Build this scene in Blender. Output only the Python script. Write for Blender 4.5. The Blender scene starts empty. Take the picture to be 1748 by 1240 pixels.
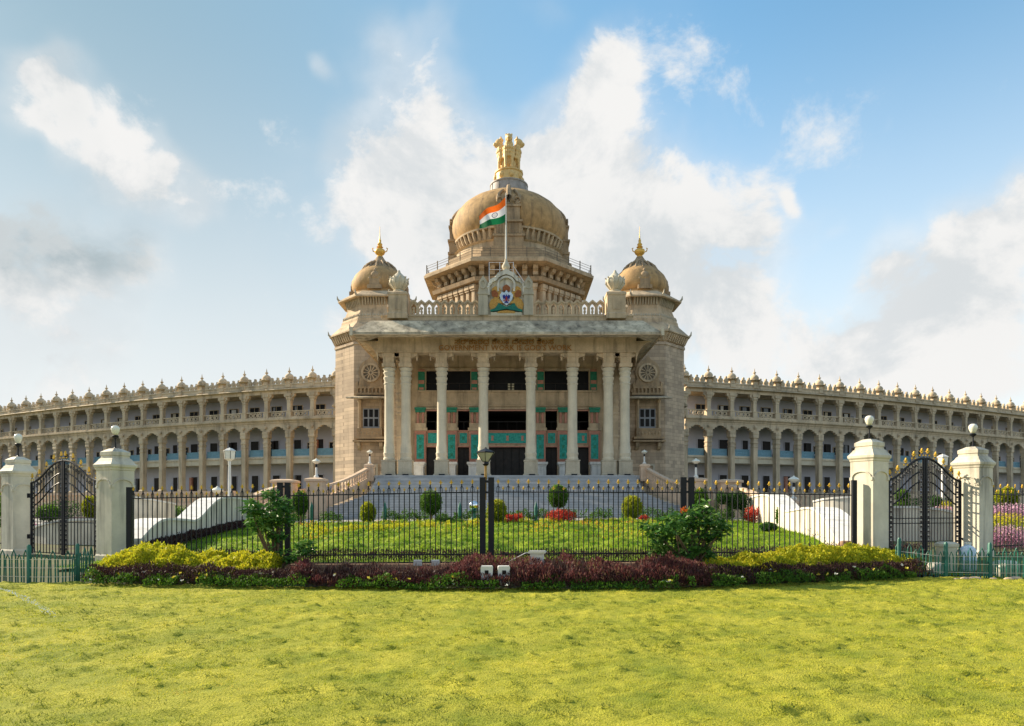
import bpy, math, random
import numpy as np
from mathutils import Vector
R = math.radians
random.seed(7); rng = np.random.default_rng(11)
S = bpy.context.scene
C = S.collection
# ------------------------------------------------------------------ camera, world, sun, exposure
cd = bpy.data.cameras.new('camera'); cam = bpy.data.objects.new('camera', cd); C.objects.link(cam); S.camera = cam
cam.location = (0, 0, 2.0); cam.rotation_euler = (R(90), 0, 0)
cd.sensor_width = 36; cd.lens = 36*1165/1748; cd.shift_y = (866-620)/1748; cd.clip_start = .1; cd.clip_end = 5000
S.view_settings.view_transform = 'Standard'; S.view_settings.look = 'None'
S.view_settings.gamma = 1; S.view_settings.exposure = 1.12; S.view_settings.use_curve_mapping = False
SUN_EL, SUN_BACK = 29, 24            # elevation; degrees behind the facade plane, from the left
SUN_D = Vector((-math.cos(R(SUN_EL))*math.cos(R(SUN_BACK)), math.cos(R(SUN_EL))*math.sin(R(SUN_BACK)), math.sin(R(SUN_EL))))
ld = bpy.data.lights.new('sun', 'SUN'); ld.energy = 4.4; ld.angle = R(.6); ld.color = (1, .86, .66)
lo = bpy.data.objects.new('sun', ld); C.objects.link(lo); lo.rotation_euler = SUN_D.to_track_quat('Z', 'Y').to_euler(); lo.location = (-60, 40, 60)

W = bpy.data.worlds.new('World'); S.world = W; W.use_nodes = True
nt = W.node_tree; N = nt.nodes; L = nt.links
for n in list(N): N.remove(n)
def nd(t, **k):
    n = N.new(t)
    for a, b in k.items(): setattr(n, a, b)
    return n
def mth(op, a, b=None, c=None, clamp=False):
    n = nd('ShaderNodeMath', operation=op, use_clamp=clamp)
    for i, v in enumerate((a, b, c)):
        if v is None: continue
        if isinstance(v, (int, float)): n.inputs[i].default_value = v
        else: L.new(v, n.inputs[i])
    return n.outputs[0]
def mixc(f, a, b):
    n = nd('ShaderNodeMix', data_type='RGBA')
    for s, v in ((0, f), (6, a), (7, b)):
        if isinstance(v, (int, float)): n.inputs[s].default_value = v
        elif isinstance(v, tuple): n.inputs[s].default_value = (*v, 1)
        else: L.new(v, n.inputs[s])
    return n.outputs[2]
def sstep(v, a, b, x=0., y=1.):
    n = nd('ShaderNodeMapRange', interpolation_type='SMOOTHSTEP'); L.new(v, n.inputs[0])
    for i, q in enumerate((a, b, x, y)): n.inputs[i+1].default_value = q
    return n.outputs[0]
tc = nd('ShaderNodeTexCoord'); DIR = tc.outputs['Generated']
sky = nd('ShaderNodeTexSky', sky_type='NISHITA'); sky.sun_disc = False
sky.sun_elevation = R(SUN_EL); sky.sun_rotation = math.atan2(SUN_D.x, SUN_D.y)
sky.altitude = 900; sky.air_density = 1.0; sky.dust_density = 1.2; sky.ozone_density = 1.6
def noise(scale, detail, rough, off=(0, 0, 0), sc=(1, 1, 1), dist=0.):
    mp = nd('ShaderNodeMapping'); L.new(DIR, mp.inputs[0]); mp.inputs[1].default_value = off; mp.inputs[3].default_value = sc
    n = nd('ShaderNodeTexNoise'); L.new(mp.outputs[0], n.inputs['Vector'])
    n.inputs['Scale'].default_value = scale; n.inputs['Detail'].default_value = detail; n.inputs['Roughness'].default_value = rough; n.inputs['Distortion'].default_value = dist
    return n.outputs[0]
def blobs(lst):
    """lst: direction (u, v) as tangents of azimuth / height over the view axis, angular radius, weight"""
    tot = None
    for u, v, r, w in lst:
        d = Vector((u, 1, v)).normalized()
        n = nd('ShaderNodeVectorMath', operation='DISTANCE'); L.new(WD, n.inputs[0]); n.inputs[1].default_value = d
        s = sstep(n.outputs['Value'], r*.0, r*1.25, w, 0.)
        tot = s if tot is None else mth('ADD', tot, s)
    return tot
# direction warped by noise so cloud outlines are ragged
wn = nd('ShaderNodeTexNoise'); L.new(DIR, wn.inputs['Vector']); wn.inputs['Scale'].default_value = 7; wn.inputs['Detail'].default_value = 3
w1 = nd('ShaderNodeVectorMath', operation='SUBTRACT'); L.new(wn.outputs['Color'], w1.inputs[0]); w1.inputs[1].default_value = (.5, .5, .5)
w2 = nd('ShaderNodeVectorMath', operation='SCALE'); L.new(w1.outputs[0], w2.inputs[0]); w2.inputs['Scale'].default_value = .16
w3 = nd('ShaderNodeVectorMath', operation='ADD'); L.new(DIR, w3.inputs[0]); L.new(w2.outputs[0], w3.inputs[1]); WD = w3.outputs[0]
def B(px, py, r, w): return ((px-874)/1165, (866-py)/1165, r/1165/ (1+((px-874)/1165)**2*.5), w)
CL = [B(*q) for q in [
 (660,110,95,1.0),(700,190,110,1.1),(640,270,90,.9),(780,150,80,.8),(600,360,80,.7),(700,340,130,1.2),(640,430,110,1.1),(760,420,120,1.),
 (980,190,85,1.),(1040,140,70,.8),(960,290,130,1.2),(1060,300,120,1.1),(1140,330,110,1.),(1060,420,150,1.2),(1220,420,120,1.),(1300,450,110,.9),
 (1200,540,170,1.2),(1350,560,150,.9),(1000,540,150,1.),(900,360,100,.9),
 (1520,450,65,1.4),(1480,620,120,1.),(1600,640,140,1.1),(1400,640,120,.9),(1560,560,120,1.1),(1700,400,110,1.2),(1640,480,110,1.1),(1740,300,50,.8),(1700,580,140,1.),
 (110,150,60,1.1),(90,190,60,1.1),(150,220,80,1.4),(210,245,75,1.4),(260,275,70,1.4),(310,310,65,1.4),(350,345,45,1.),(30,180,60,.9),
 (60,380,120,1.1),(170,400,110,1.1),(250,410,80,.8),(120,470,150,1.1),(60,560,170,1.),(240,470,90,.7),(30,300,50,.4),
 (540,140,34,1.3),(1405,375,42,1.2),(1330,355,28,1.1),(860,430,120,.8),(830,250,70,.6),(735,20,40,.6),(915,20,45,.5),(1535,225,20,.4)]]
f1 = noise(5.6, 12, .64, off=(3.1, 1.7, .4), sc=(1, 1, 1.15), dist=.25)
f2 = noise(3.2, 5, .55, off=(8.1, 2.7, 5.4), dist=.4)
mask = blobs(CL)
sep = nd('ShaderNodeSeparateXYZ'); L.new(DIR, sep.inputs[0]); ZZ, YY, XX = sep.outputs[2], sep.outputs[1], sep.outputs[0]
# scattered clouds all round the sky outside the view axis as well
away = sstep(YY, .35, -.1)
mask = mth('ADD', mask, mth('MULTIPLY', away, mth('MULTIPLY', mth('SUBTRACT', f2, .42), 4.)))
low = sstep(ZZ, .42, .02)                      # more cloud towards the horizon
ma = mth('ADD', mth('MULTIPLY', mask, .80), mth('MULTIPLY', low, .22))
dn = mth('ADD', ma, mth('MULTIPLY', mth('SUBTRACT', f1, .5), 4.6))
dn = mth('ADD', dn, mth('MULTIPLY', mth('SUBTRACT', f2, .5), 3.4))
dens = sstep(dn, .42, 1.35)
wisp = sstep(mth('ADD', mth('MULTIPLY', mask, .8), mth('MULTIPLY', mth('SUBTRACT', f2, .5), 2.2)), .0, 1.3, 0., .50)
dens = mth('MAXIMUM', dens, wisp)
# cloud shade: lit towards the sun (left, high), grey in thick undersides
f3 = noise(5.6, 8, .62, off=(3.1+.05, 1.7-.01, .4-.09), sc=(1, 1, 1.15), dist=.25)
lit = sstep(mth('SUBTRACT', f1, f3), -.14, .07)
DK = [B(*q) for q in [(50,340,110,.9),(140,400,120,1.),(230,410,75,.8),(30,420,120,.7),(1200,470,150,.15),(1660,500,110,.1),(1060,390,110,.2),(720,380,110,.2),(120,170,60,.3),(260,290,60,.3)]]
dark = mth('MINIMUM', blobs(DK), 1.)
K = 1.04/.1
def kc(r, g, b): return (r*K, g*K, b*K)
base_white = mixc(lit, kc(.325, .338, .345), kc(.405, .402, .395))
cc = mixc(mth('MULTIPLY', dark, mth('SUBTRACT', 1.0, mth('MULTIPLY', lit, .35))), base_white, kc(.195, .23, .245))
# clear sky: nishita, paler and warmer low down
tint = nd('ShaderNodeMix', data_type='RGBA', blend_type='MULTIPLY'); tint.inputs[0].default_value = 1.
L.new(sky.outputs[0], tint.inputs[6]); tint.inputs[7].default_value = (1.10, 1.44, 1.30, 1)
hz = mth('POWER', sstep(ZZ, .60, .04), .95)
sd = nd('ShaderNodeVectorMath', operation='DOT_PRODUCT'); L.new(DIR, sd.inputs[0]); sd.inputs[1].default_value = Vector((SUN_D.x, SUN_D.y, 0)).normalized()
veil = sstep(sd.outputs['Value'], .05, .75, 0., .85)     # thin high veil on the sun's side
cl2 = mixc(veil, tint.outputs[2], kc(.125, .18, .21))
clear = mixc(mth('MULTIPLY', hz, .93), cl2, kc(.405, .412, .41))
skyc = mixc(dens, clear, cc)
bg = nd('ShaderNodeBackground'); L.new(skyc, bg.inputs[0]); bg.inputs[1].default_value = .1
wo = nd('ShaderNodeOutputWorld'); L.new(bg.outputs[0], wo.inputs[0])

# ------------------------------------------------------------------ materials
MATS = {}
def mat(name, col, rough=.8, var=.18, scale=1.2, col2=None, streak=0., brick=None, bump=0., bscale=25, metal=0., attr=None, transl=0., spec=.3, bumpd=.02, fine=0.):
    if name in MATS: return MATS[name]
    m = bpy.data.materials.new(name); m.use_nodes = True; t = m.node_tree; nn = t.nodes; ll = t.links
    b = nn['Principled BSDF']; out = nn['Material Output']
    b.inputs['Roughness'].default_value = rough; b.inputs['Metallic'].default_value = metal; b.inputs['Specular IOR Level'].default_value = spec
    g = nn.new('ShaderNodeNewGeometry')
    def nz(sc, det=5, rg=.6, msc=None):
        v = g.outputs['Position']
        if msc:
            mp = nn.new('ShaderNodeMapping'); ll.new(v, mp.inputs[0]); mp.inputs[3].default_value = msc; v = mp.outputs[0]
        n = nn.new('ShaderNodeTexNoise'); n.inputs['Scale'].default_value = sc; n.inputs['Detail'].default_value = det; n.inputs['Roughness'].default_value = rg
        ll.new(v, n.inputs['Vector']); return n.outputs[0]
    def mr(v, a, b_, x, y):
        n = nn.new('ShaderNodeMapRange'); ll.new(v, n.inputs[0])
        for i, q in enumerate((a, b_, x, y)): n.inputs[i+1].default_value = q
        return n.outputs[0]
    def mx(f, a, b_, bt='MIX'):
        n = nn.new('ShaderNodeMix'); n.data_type = 'RGBA'; n.blend_type = bt
        for s, v in ((0, f), (6, a), (7, b_)):
            if isinstance(v, (int, float)): n.inputs[s].default_value = v
            elif isinstance(v, tuple): n.inputs[s].default_value = (*v, 1)
            else: ll.new(v, n.inputs[s])
        return n.outputs[2]
    c1 = tuple(min(1, c*(1-var)) for c in col); c2 = col2 or tuple(min(1, c*(1+var)) for c in col)
    if attr:
        at = nn.new('ShaderNodeAttribute'); at.attribute_name = 'rnd'
        rp = nn.new('ShaderNodeValToRGB'); ll.new(at.outputs['Fac'], rp.inputs[0])
        el = rp.color_ramp.elements
        el[0].position = attr[0][0]; el[0].color = (*attr[0][1], 1); el[1].position = attr[-1][0]; el[1].color = (*attr[-1][1], 1)
        for p, c in attr[1:-1]:
            e = el.new(p); e.color = (*c, 1)
        cc_ = rp.outputs[0]
    else:
        cc_ = mx(mr(nz(scale), .32, .68, 0, 1), c1, c2)
    if fine:
        cc_ = mx(mr(nz(bscale, 3, .7), .3, .7, 0, fine), cc_, tuple(c*.45 for c in col))
    if streak:
        s = nz(1., 4, .65, (1.6, 1.6, .16))
        cc_ = mx(mr(s, .50, .72, 0, streak), cc_, (.05, .045, .04))
    hgt = None
    if brick:
        sx = nn.new('ShaderNodeSeparateXYZ'); ll.new(g.outputs['Position'], sx.inputs[0])
        ad = nn.new('ShaderNodeMath'); ad.operation = 'ADD'; ll.new(sx.outputs[0], ad.inputs[0])
        a2 = nn.new('ShaderNodeMath'); a2.operation = 'MULTIPLY'; ll.new(sx.outputs[1], a2.inputs[0]); a2.inputs[1].default_value = .83; ll.new(a2.outputs[0], ad.inputs[1])
        cb = nn.new('ShaderNodeCombineXYZ'); ll.new(ad.outputs[0], cb.inputs[0]); ll.new(sx.outputs[2], cb.inputs[1])
        bt = nn.new('ShaderNodeTexBrick'); ll.new(cb.outputs[0], bt.inputs['Vector']); bt.inputs['Scale'].default_value = 1
        bt.inputs['Brick Width'].default_value = brick[0]; bt.inputs['Row Height'].default_value = brick[1]; bt.inputs['Mortar Size'].default_value = .018
        bt.inputs['Color1'].default_value = (.72, .70, .68, 1); bt.inputs['Color2'].default_value = (1.16, 1.12, 1.05, 1); bt.inputs['Mortar'].default_value = (.55, .52, .5, 1)
        cc_ = mx(.85, cc_, bt.outputs['Color'], 'MULTIPLY'); hgt = bt.outputs['Fac']
    ll.new(cc_, b.inputs['Base Color'])
    if bump:
        bp = nn.new('ShaderNodeBump'); bp.inputs['Strength'].default_value = bump; bp.inputs['Distance'].default_value = bumpd
        ll.new(nz(bscale, 4), bp.inputs['Height']); ll.new(bp.outputs[0], b.inputs['Normal'])
    if transl:
        tr = nn.new('ShaderNodeBsdfTranslucent'); ll.new(cc_, tr.inputs[0]); ms = nn.new('ShaderNodeMixShader'); ms.inputs[0].default_value = transl
        ll.new(b.outputs[0], ms.inputs[1]); ll.new(tr.outputs[0], ms.inputs[2]); ll.new(ms.outputs[0], out.inputs[0])
    MATS[name] = m; return m
stone = mat('sandstone', (.56, .425, .275), .85, .24, .6, streak=.55, bump=.35, bscale=9, fine=.25)
stoneB = mat('sandstone_blocks', (.49, .385, .28), .88, .13, .5, streak=.30, brick=(1.1, .42), bump=.3, bscale=8)
stoneW = mat('wing_stone', (.61, .49, .335), .86, .22, .35, streak=.55, bump=.3, bscale=8, fine=.2)
stoneG = mat('grey_granite', (.50, .44, .33), .8, .14, .8, streak=.30, bump=.3, bscale=9, fine=.3)
stoneL = mat('pale_granite', (.62, .545, .405), .75, .10, .9, streak=.20, bump=.2, bscale=10, fine=.15)
eaveM = mat('weathered_eave', (.44, .375, .27), .9, .3, 1.0, col2=(.68, .59, .44), streak=.7, brick=(2.6, 7.), bump=.5, bscale=6)
domeM = mat('dome_render', (.47, .295, .13), .75, .26, .9, streak=.6, bump=.25, bscale=5, fine=.2)
drumM = mat('dome_stone', (.42, .30, .18), .85, .22, .9, streak=.5, bump=.4, bscale=7, fine=.35)
darkst = mat('dark_stone', (.20, .165, .12), .9, .3, 1.2, streak=.5, bump=.4, bscale=9)
gold = mat('gold_leaf', (.78, .46, .10), .42, .12, 4, metal=.35, spec=.5)
goldS = mat('gilded_stone', (.78, .53, .22), .55, .14, 3, metal=.1, bump=.4, bscale=14, fine=.3)
goldF = mat('gold_paint', (.62, .37, .03), .5, .2, 6)
lead = mat('lead_sheet', (.36, .32, .29), .6, .2, 2, streak=.4)
white = mat('white_paint', (.72, .70, .65), .6, .1, 1.5, streak=.35)
whiteW = mat('white_wall', (.66, .61, .51), .75, .16, .9, streak=.8, bump=.2, bscale=6)
pierM = mat('painted_pier', (.66, .60, .48), .7, .17, .9, streak=.75, bump=.25, bscale=10, fine=.12)
plaster = mat('lavender_plaster', (.52, .52, .58), .9, .06, .5)
pinkM = mat('salmon_trim', (.50, .24, .17), .7, .15, 3)
tealM = mat('teal_panel', (.015, .30, .245), .6, .25, 5, col2=(.05, .42, .34))
greenT = mat('green_trim', (.03, .22, .13), .6, .25, 4)
blueR = mat('blue_railing', (.20, .36, .44), .55, .1, 3)
black = mat('black_iron', (.008, .009, .014), .5, .2, 6, spec=.3)
greenI = mat('green_iron', (.01, .12, .085), .5, .25, 5, spec=.5)
glassD = mat('dark_glass', (.012, .012, .013), .4, .2, 2, spec=.12)
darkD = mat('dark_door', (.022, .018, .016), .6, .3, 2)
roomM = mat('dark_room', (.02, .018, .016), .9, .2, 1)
greyP = mat('grey_shutter', (.27, .29, .32), .6, .1, 2)
riserShadeM = mat('step_riser_shade', (.33, .34, .35), .85, .15, 1.3, streak=.2)  # darker base grey paints the shade under the nosings; streaks are stains
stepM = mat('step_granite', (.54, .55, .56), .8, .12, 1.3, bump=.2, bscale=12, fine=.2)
letterM = mat('gilt_letters', (.34, .15, .03), .5, .1, 4)
steel = mat('galvanised_steel', (.55, .55, .55), .4, .1, 4, metal=.6)
boxM = mat('enclosure_plastic', (.62, .62, .60), .5, .08, 5)
silverM = mat('mirror_ball', (.85, .85, .86), .12, .03, 2, metal=1.)
plinthM = mat('red_stone_plinth', (.28, .17, .10), .85, .2, 1.5, streak=.4, bump=.3, bscale=10)
globeM = mat('opal_globe', (.80, .76, .64), .3, .03, 2, spec=.5)
flagO = mat('flag_saffron', (.85, .16, .015), .8, .05, 2, transl=.35)
flagW = mat('flag_white', (.80, .80, .80), .8, .03, 2, transl=.35)
flagG = mat('flag_green', (.008, .15, .055), .8, .05, 2, transl=.35)
navy = mat('navy_print', (.02, .03, .22), .8, .05, 2)
redP = mat('red_paint', (.35, .03, .02), .6, .3, 8)
orangeP = mat('ochre_paint', (.60, .25, .04), .6, .3, 9, col2=(.62, .40, .10))
bluP = mat('pale_blue_paint', (.45, .60, .80), .6, .2, 9, col2=(.75, .8, .85))
tealP = mat('deep_teal_paint', (.01, .14, .16), .6, .3, 9, col2=(.02, .22, .12))
def leafm(name, ramp, transl=.35, rough=.6):
    return mat(name, (.1, .1, .1), rough, attr=ramp, transl=transl, spec=.25)
lfGreen = leafm('leaf_green', [(0, (.018, .06, .008)), (.5, (.055, .14, .012)), (1, (.16, .27, .02))])
lfDark = leafm('leaf_dark', [(0, (.010, .04, .008)), (.6, (.03, .09, .014)), (1, (.08, .17, .03))])
lfYel = leafm('leaf_yellow', [(0, (.10, .16, .01)), (.4, (.36, .40, .02)), (.8, (.66, .58, .03)), (1, (.70, .46, .03))], .4)
lfYG = leafm('leaf_lime', [(0, (.05, .10, .008)), (.5, (.22, .28, .012)), (1, (.50, .46, .02))], .4)
lfPur = leafm('leaf_purple', [(0, (.012, .008, .010)), (.55, (.05, .018, .022)), (1, (.10, .06, .03))], .2)
lfMar = leafm('leaf_maroon', [(0, (.025, .014, .012)), (.4, (.09, .028, .028)), (.72, (.19, .055, .055)), (.85, (.22, .15, .07)), (1, (.16, .22, .04))], .3)
lfRed = leafm('leaf_red', [(0, (.16, .01, .012)), (.6, (.45, .03, .02)), (1, (.60, .10, .04))], .3)
lfPink = leafm('petal_pink', [(0, (.10, .12, .04)), (.3, (.32, .12, .20)), (.6, (.52, .26, .38)), (1, (.66, .46, .52))], .3)
lfMag = leafm('leaf_glossy', [(0, (.02, .07, .015)), (.55, (.07, .19, .03)), (1, (.26, .38, .09))], .3, .35)
woodM = mat('bark', (.12, .085, .05), .9, .3, 8, bump=.5, bscale=20)
grassM = leafm('grass_blades', [(0, (.08, .115, .016)), (.3, (.32, .37, .026)), (.72, (.60, .56, .045)), (1, (.66, .48, .11))], .4, .7)

# ------------------------------------------------------------------ mesh builder
class MB:
    def __init__(s): s.v = []; s.f = []; s.mi = []; s.cur = 0
    def add(s, vs, fs):
        o = len(s.v); s.v += [tuple(p) for p in vs]; s.f += [tuple(i+o for i in f) for f in fs]; s.mi += [s.cur]*len(fs); return s
    def box(s, x0, x1, y0, y1, z0, z1):
        if x0 > x1: x0, x1 = x1, x0
        if y0 > y1: y0, y1 = y1, y0
        return s.add([(x0,y0,z0),(x1,y0,z0),(x1,y1,z0),(x0,y1,z0),(x0,y0,z1),(x1,y0,z1),(x1,y1,z1),(x0,y1,z1)],
                     [(0,3,2,1),(4,5,6,7),(0,1,5,4),(1,2,6,5),(2,3,7,6),(3,0,4,7)])
    def sqs(s, prof, cx=0, cy=0):
        """square stack: prof of (half width, z)"""
        vs = []; fs = []
        for h, z in prof: vs += [(cx-h,cy-h,z),(cx+h,cy-h,z),(cx+h,cy+h,z),(cx-h,cy+h,z)]
        n = len(prof)
        for i in range(n-1):
            for k in range(4): a = i*4+k; b = i*4+(k+1)%4; fs.append((a, b, b+4, a+4))
        fs += [(3,2,1,0), tuple(4*(n-1)+k for k in range(4))]
        return s.add(vs, fs)
    def lathe(s, prof, n=16, cx=0, cy=0, ph=0., cap=True):
        vs = []; fs = []
        for r, z in prof:
            for k in range(n):
                a = ph + 2*math.pi*k/n; vs.append((cx+r*math.cos(a), cy+r*math.sin(a), z))
        m = len(prof)
        for i in range(m-1):
            for k in range(n): a = i*n+k; b = i*n+(k+1)%n; fs.append((a, b, b+n, a+n))
        if cap: fs += [tuple(range(n-1,-1,-1)), tuple((m-1)*n+k for k in range(n))]
        return s.add(vs, fs)
    def oct(s, prof, cx=0, cy=0):
        """octagon stack with flat front; prof of (inradius, z)"""
        return s.lathe([(r/math.cos(math.pi/8), z) for r, z in prof], 8, cx, cy, math.pi/8)
    def tube(s, pts, r, n=6, rr=None):
        P = [Vector(p) for p in pts]; vs = []; fs = []
        for i, p in enumerate(P):
            t = (P[min(i+1, len(P)-1)] - P[max(i-1, 0)]).normalized()
            u = t.cross(Vector((0,0,1))) if abs(t.z) < .95 else t.cross(Vector((0,1,0)))
            u.normalize(); w = t.cross(u); q = rr[i] if rr else r
            for k in range(n):
                a = 2*math.pi*(k+.5)/n; vs.append(p+u*math.cos(a)*q+w*math.sin(a)*q)
        for i in range(len(P)-1):
            for k in range(n): a = i*n+k; b = i*n+(k+1)%n; fs.append((a, a+n, b+n, b))
        fs += [tuple(range(n)), tuple((len(P)-1)*n+k for k in range(n-1,-1,-1))]
        return s.add(vs, fs)
    def prism(s, poly, y0, y1):
        """poly in x,z extruded along y"""
        n = len(poly); vs = [(x,y0,z) for x, z in poly]+[(x,y1,z) for x, z in poly]
        ar = sum(poly[i][0]*poly[(i+1)%n][1]-poly[(i+1)%n][0]*poly[i][1] for i in range(n))
        fs = [tuple(range(n)), tuple(range(2*n-1, n-1, -1))] + [(i, i+n, (i+1)%n+n, (i+1)%n) for i in range(n)]
        if ar < 0: fs = [tuple(reversed(f)) for f in fs]
        return s.add(vs, fs)
    def plan(s, poly, z0, z1):
        n = len(poly); vs = [(x,y,z0) for x, y in poly]+[(x,y,z1) for x, y in poly]
        ar = sum(poly[i][0]*poly[(i+1)%n][1]-poly[(i+1)%n][0]*poly[i][1] for i in range(n))
        fs = [tuple(reversed(range(n))), tuple(range(n, 2*n))] + [(i, (i+1)%n, (i+1)%n+n, i+n) for i in range(n)]
        if ar < 0: fs = [tuple(reversed(f)) for f in fs]
        return s.add(vs, fs)
    def ring(s, outer, inner, y0, y1):
        """frame between two same-count outlines in x,z"""
        n = len(outer)
        vs = [(x,y0,z) for x, z in outer]+[(x,y0,z) for x, z in inner]+[(x,y1,z) for x, z in outer]+[(x,y1,z) for x, z in inner]
        fs = []
        for i in range(n):
            j = (i+1)%n
            fs += [(i,j,n+j,n+i), (2*n+i,3*n+i,3*n+j,2*n+j), (i,2*n+i,2*n+j,j), (n+i,n+j,3*n+j,3*n+i)]
        return s.add(vs, fs)
    def ball(s, c, rx, ry, rz, n=10, m=7):
        vs = []; fs = []
        for i in range(1, m):
            a = math.pi*i/m
            for k in range(n):
                b = 2*math.pi*k/n; vs.append((c[0]+rx*math.sin(a)*math.cos(b), c[1]+ry*math.sin(a)*math.sin(b), c[2]+rz*math.cos(a)))
        t = len(vs); vs += [(c[0],c[1],c[2]+rz),(c[0],c[1],c[2]-rz)]
        for i in range(m-2):
            for k in range(n): a = i*n+k; b = i*n+(k+1)%n; fs.append((a, a+n, b+n, b))
        for k in range(n): fs += [(t, k, (k+1)%n), (t+1, (m-2)*n+(k+1)%n, (m-2)*n+k)]
        return s.add(vs, fs)
    def mesh(s, name, ms, smooth=False):
        me = bpy.data.meshes.new(name); me.from_pydata(s.v, [], s.f)
        for m in (ms if isinstance(ms, (list, tuple)) else [ms]): me.materials.append(m)
        if any(s.mi): me.polygons.foreach_set('material_index', s.mi)
        if smooth:
            me.polygons.foreach_set('use_smooth', [True]*len(s.f)); me.set_sharp_from_angle(angle=R(smooth if smooth is not True else 40))
        me.update(); return me
def put(name, me, parent=None, loc=(0,0,0), rz=0, sc=None, rx=0, ry=0):
    o = bpy.data.objects.new(name, me); C.objects.link(o); o.location = loc
    if rz or rx or ry: o.rotation_euler = (rx, ry, rz)
    if sc: o.scale = sc
    if parent: o.parent = parent
    return o
def tag(o, label=None, cat=None, group=None, kind=None):
    for k, v in (('label', label), ('category', cat), ('group', group), ('kind', kind)):
        if v: o[k] = v
    return o
def thing(name, label, cat, loc=(0,0,0), rz=0, group=None):
    return tag(put(name, None, None, loc, rz), label, cat, group)
def copy_tree(o, parent=None):
    c = o.copy(); C.objects.link(c); c.parent = parent
    for ch in list(o.children): copy_tree(ch, c)
    return c
def Xp(px, Y): return (px-874)*Y/1165      # metres from a survey of the photograph: sideways
def Zp(py, Y): return 2+(866-py)*Y/1165    # and height at a known distance

# numpy helpers
def vnoise(x, y, sc, seed=0):
    x = np.asarray(x)*sc; y = np.asarray(y)*sc
    xi = np.floor(x).astype(np.int64); yi = np.floor(y).astype(np.int64); fx = x-xi; fy = y-yi
    fx = fx*fx*(3-2*fx); fy = fy*fy*(3-2*fy)
    def h(a, b):
        n = (a*374761393 + b*668265263 + seed*974634777) & 0x7fffffff
        n = ((n ^ (n >> 13))*1274126177) & 0x7fffffff
        return ((n ^ (n >> 16)) & 0xffff)/65535.
    return (h(xi,yi)*(1-fx)+h(xi+1,yi)*fx)*(1-fy)+(h(xi,yi+1)*(1-fx)+h(xi+1,yi+1)*fx)*fy
def fbm(x, y, sc, seed=0, o=4):
    t = 0; a = .5
    for i in range(o): t = t+a*vnoise(x, y, sc*2**i, seed+i); a *= .5
    return t
def npmesh(name, V, F, m, rnd=None, k=4):
    me = bpy.data.meshes.new(name); nf = len(F)
    me.vertices.add(len(V)); me.vertices.foreach_set('co', np.asarray(V, np.float32).ravel())
    me.loops.add(nf*k); me.loops.foreach_set('vertex_index', np.asarray(F, np.int32).ravel())
    me.polygons.add(nf); me.polygons.foreach_set('loop_start', np.arange(0, nf*k, k, dtype=np.int32))
    me.polygons.foreach_set('loop_total', np.full(nf, k, np.int32))
    if rnd is not None:
        a = me.attributes.new('rnd', 'FLOAT', 'POINT'); a.data.foreach_set('value', np.asarray(rnd, np.float32))
    me.materials.append(m); me.update(calc_edges=True); return me
def leaves(name, P, size, m, bias=None, up=.3, asp=.5, rnd=None, lean=None):
    """rhombic leaves at points P; up = how far they stand upright"""
    n = len(P); P = np.asarray(P, float)
    d = rng.normal(size=(n,3)); d[:,2] = np.abs(d[:,2])+up*2 if up > 0 else d[:,2]
    if lean is not None: d += lean
    d /= np.linalg.norm(d, axis=1)[:,None]
    q = rng.normal(size=(n,3)); w = np.cross(d, q); w /= np.linalg.norm(w, axis=1)[:,None]
    s = size*(.6+.8*rng.random(n))[:,None]
    nn = np.cross(d, w)
    V = np.stack([P, P+d*s*.5+w*s*asp*.5, P+d*s+nn*s*.15, P+d*s*.5-w*s*asp*.5], 1).reshape(-1,3)
    F = np.arange(4*n).reshape(n,4)
    if rnd is None: rnd = rng.random(n)
    return npmesh(name, V, F, m, np.repeat(np.clip(rnd, 0, 1), 4))
# ------------------------------------------------------------------ ground
def tilt(x): return -.16*np.clip((-np.asarray(x, float)-2)/9, 0, 1)
def lawn_edge(x):
    return np.interp(x, [-17, -11.3, -8, 0, 4.5, 9, 11.5, 18], [17.6, 17.4, 16.9, 16.1, 16.4, 18.0, 18.9, 19.3])
def G(x, y):
    x = np.asarray(x, float); y = np.asarray(y, float)
    t = np.clip((y-lawn_edge(x)-1.6)/.9, 0, 1); s = np.clip((y-19.6)/23.5, 0, 1)
    w = np.clip((70-y)/25, 0, 1)
    return .36*t + .70*s + tilt(x)*t*w
def sheet(name, X, Y, zf, m, mask=None, smooth=True, label=None, kind='structure'):
    xx, yy = np.meshgrid(X, Y); zz = zf(xx, yy); nx, ny = len(X), len(Y)
    V = np.stack([xx, yy, zz], -1).reshape(-1, 3)
    i = np.arange(nx*ny).reshape(ny, nx)
    F = np.stack([i[:-1,:-1], i[:-1,1:], i[1:,1:], i[1:,:-1]], -1).reshape(-1, 4)
    if mask is not None:
        c = V[F].mean(1); F = F[mask(c[:,0], c[:,1])]
    me = npmesh(name, V, F, m); me.polygons.foreach_set('use_smooth', [smooth]*len(F))
    o = put(name, me); tag(o, label=label, kind=kind); return o
soilM = mat('garden_soil', (.10, .085, .045), .95, .4, .6, col2=(.10, .12, .035), bump=.4, bscale=6)
paveM = mat('forecourt_paving', (.34, .32, .29), .9, .15, .3, bump=.2, bscale=5)
gx = np.concatenate([-np.geomspace(2500, 40, 22), np.linspace(-36, 36, 73), np.geomspace(40, 2500, 22)])
gy = np.concatenate([-np.geomspace(600, 8, 12), np.linspace(-6, 70, 153), np.geomspace(74, 3000, 26)])
sheet('ground', gx, gy, lambda x, y: G(x, y)-.06, soilM)
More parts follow.
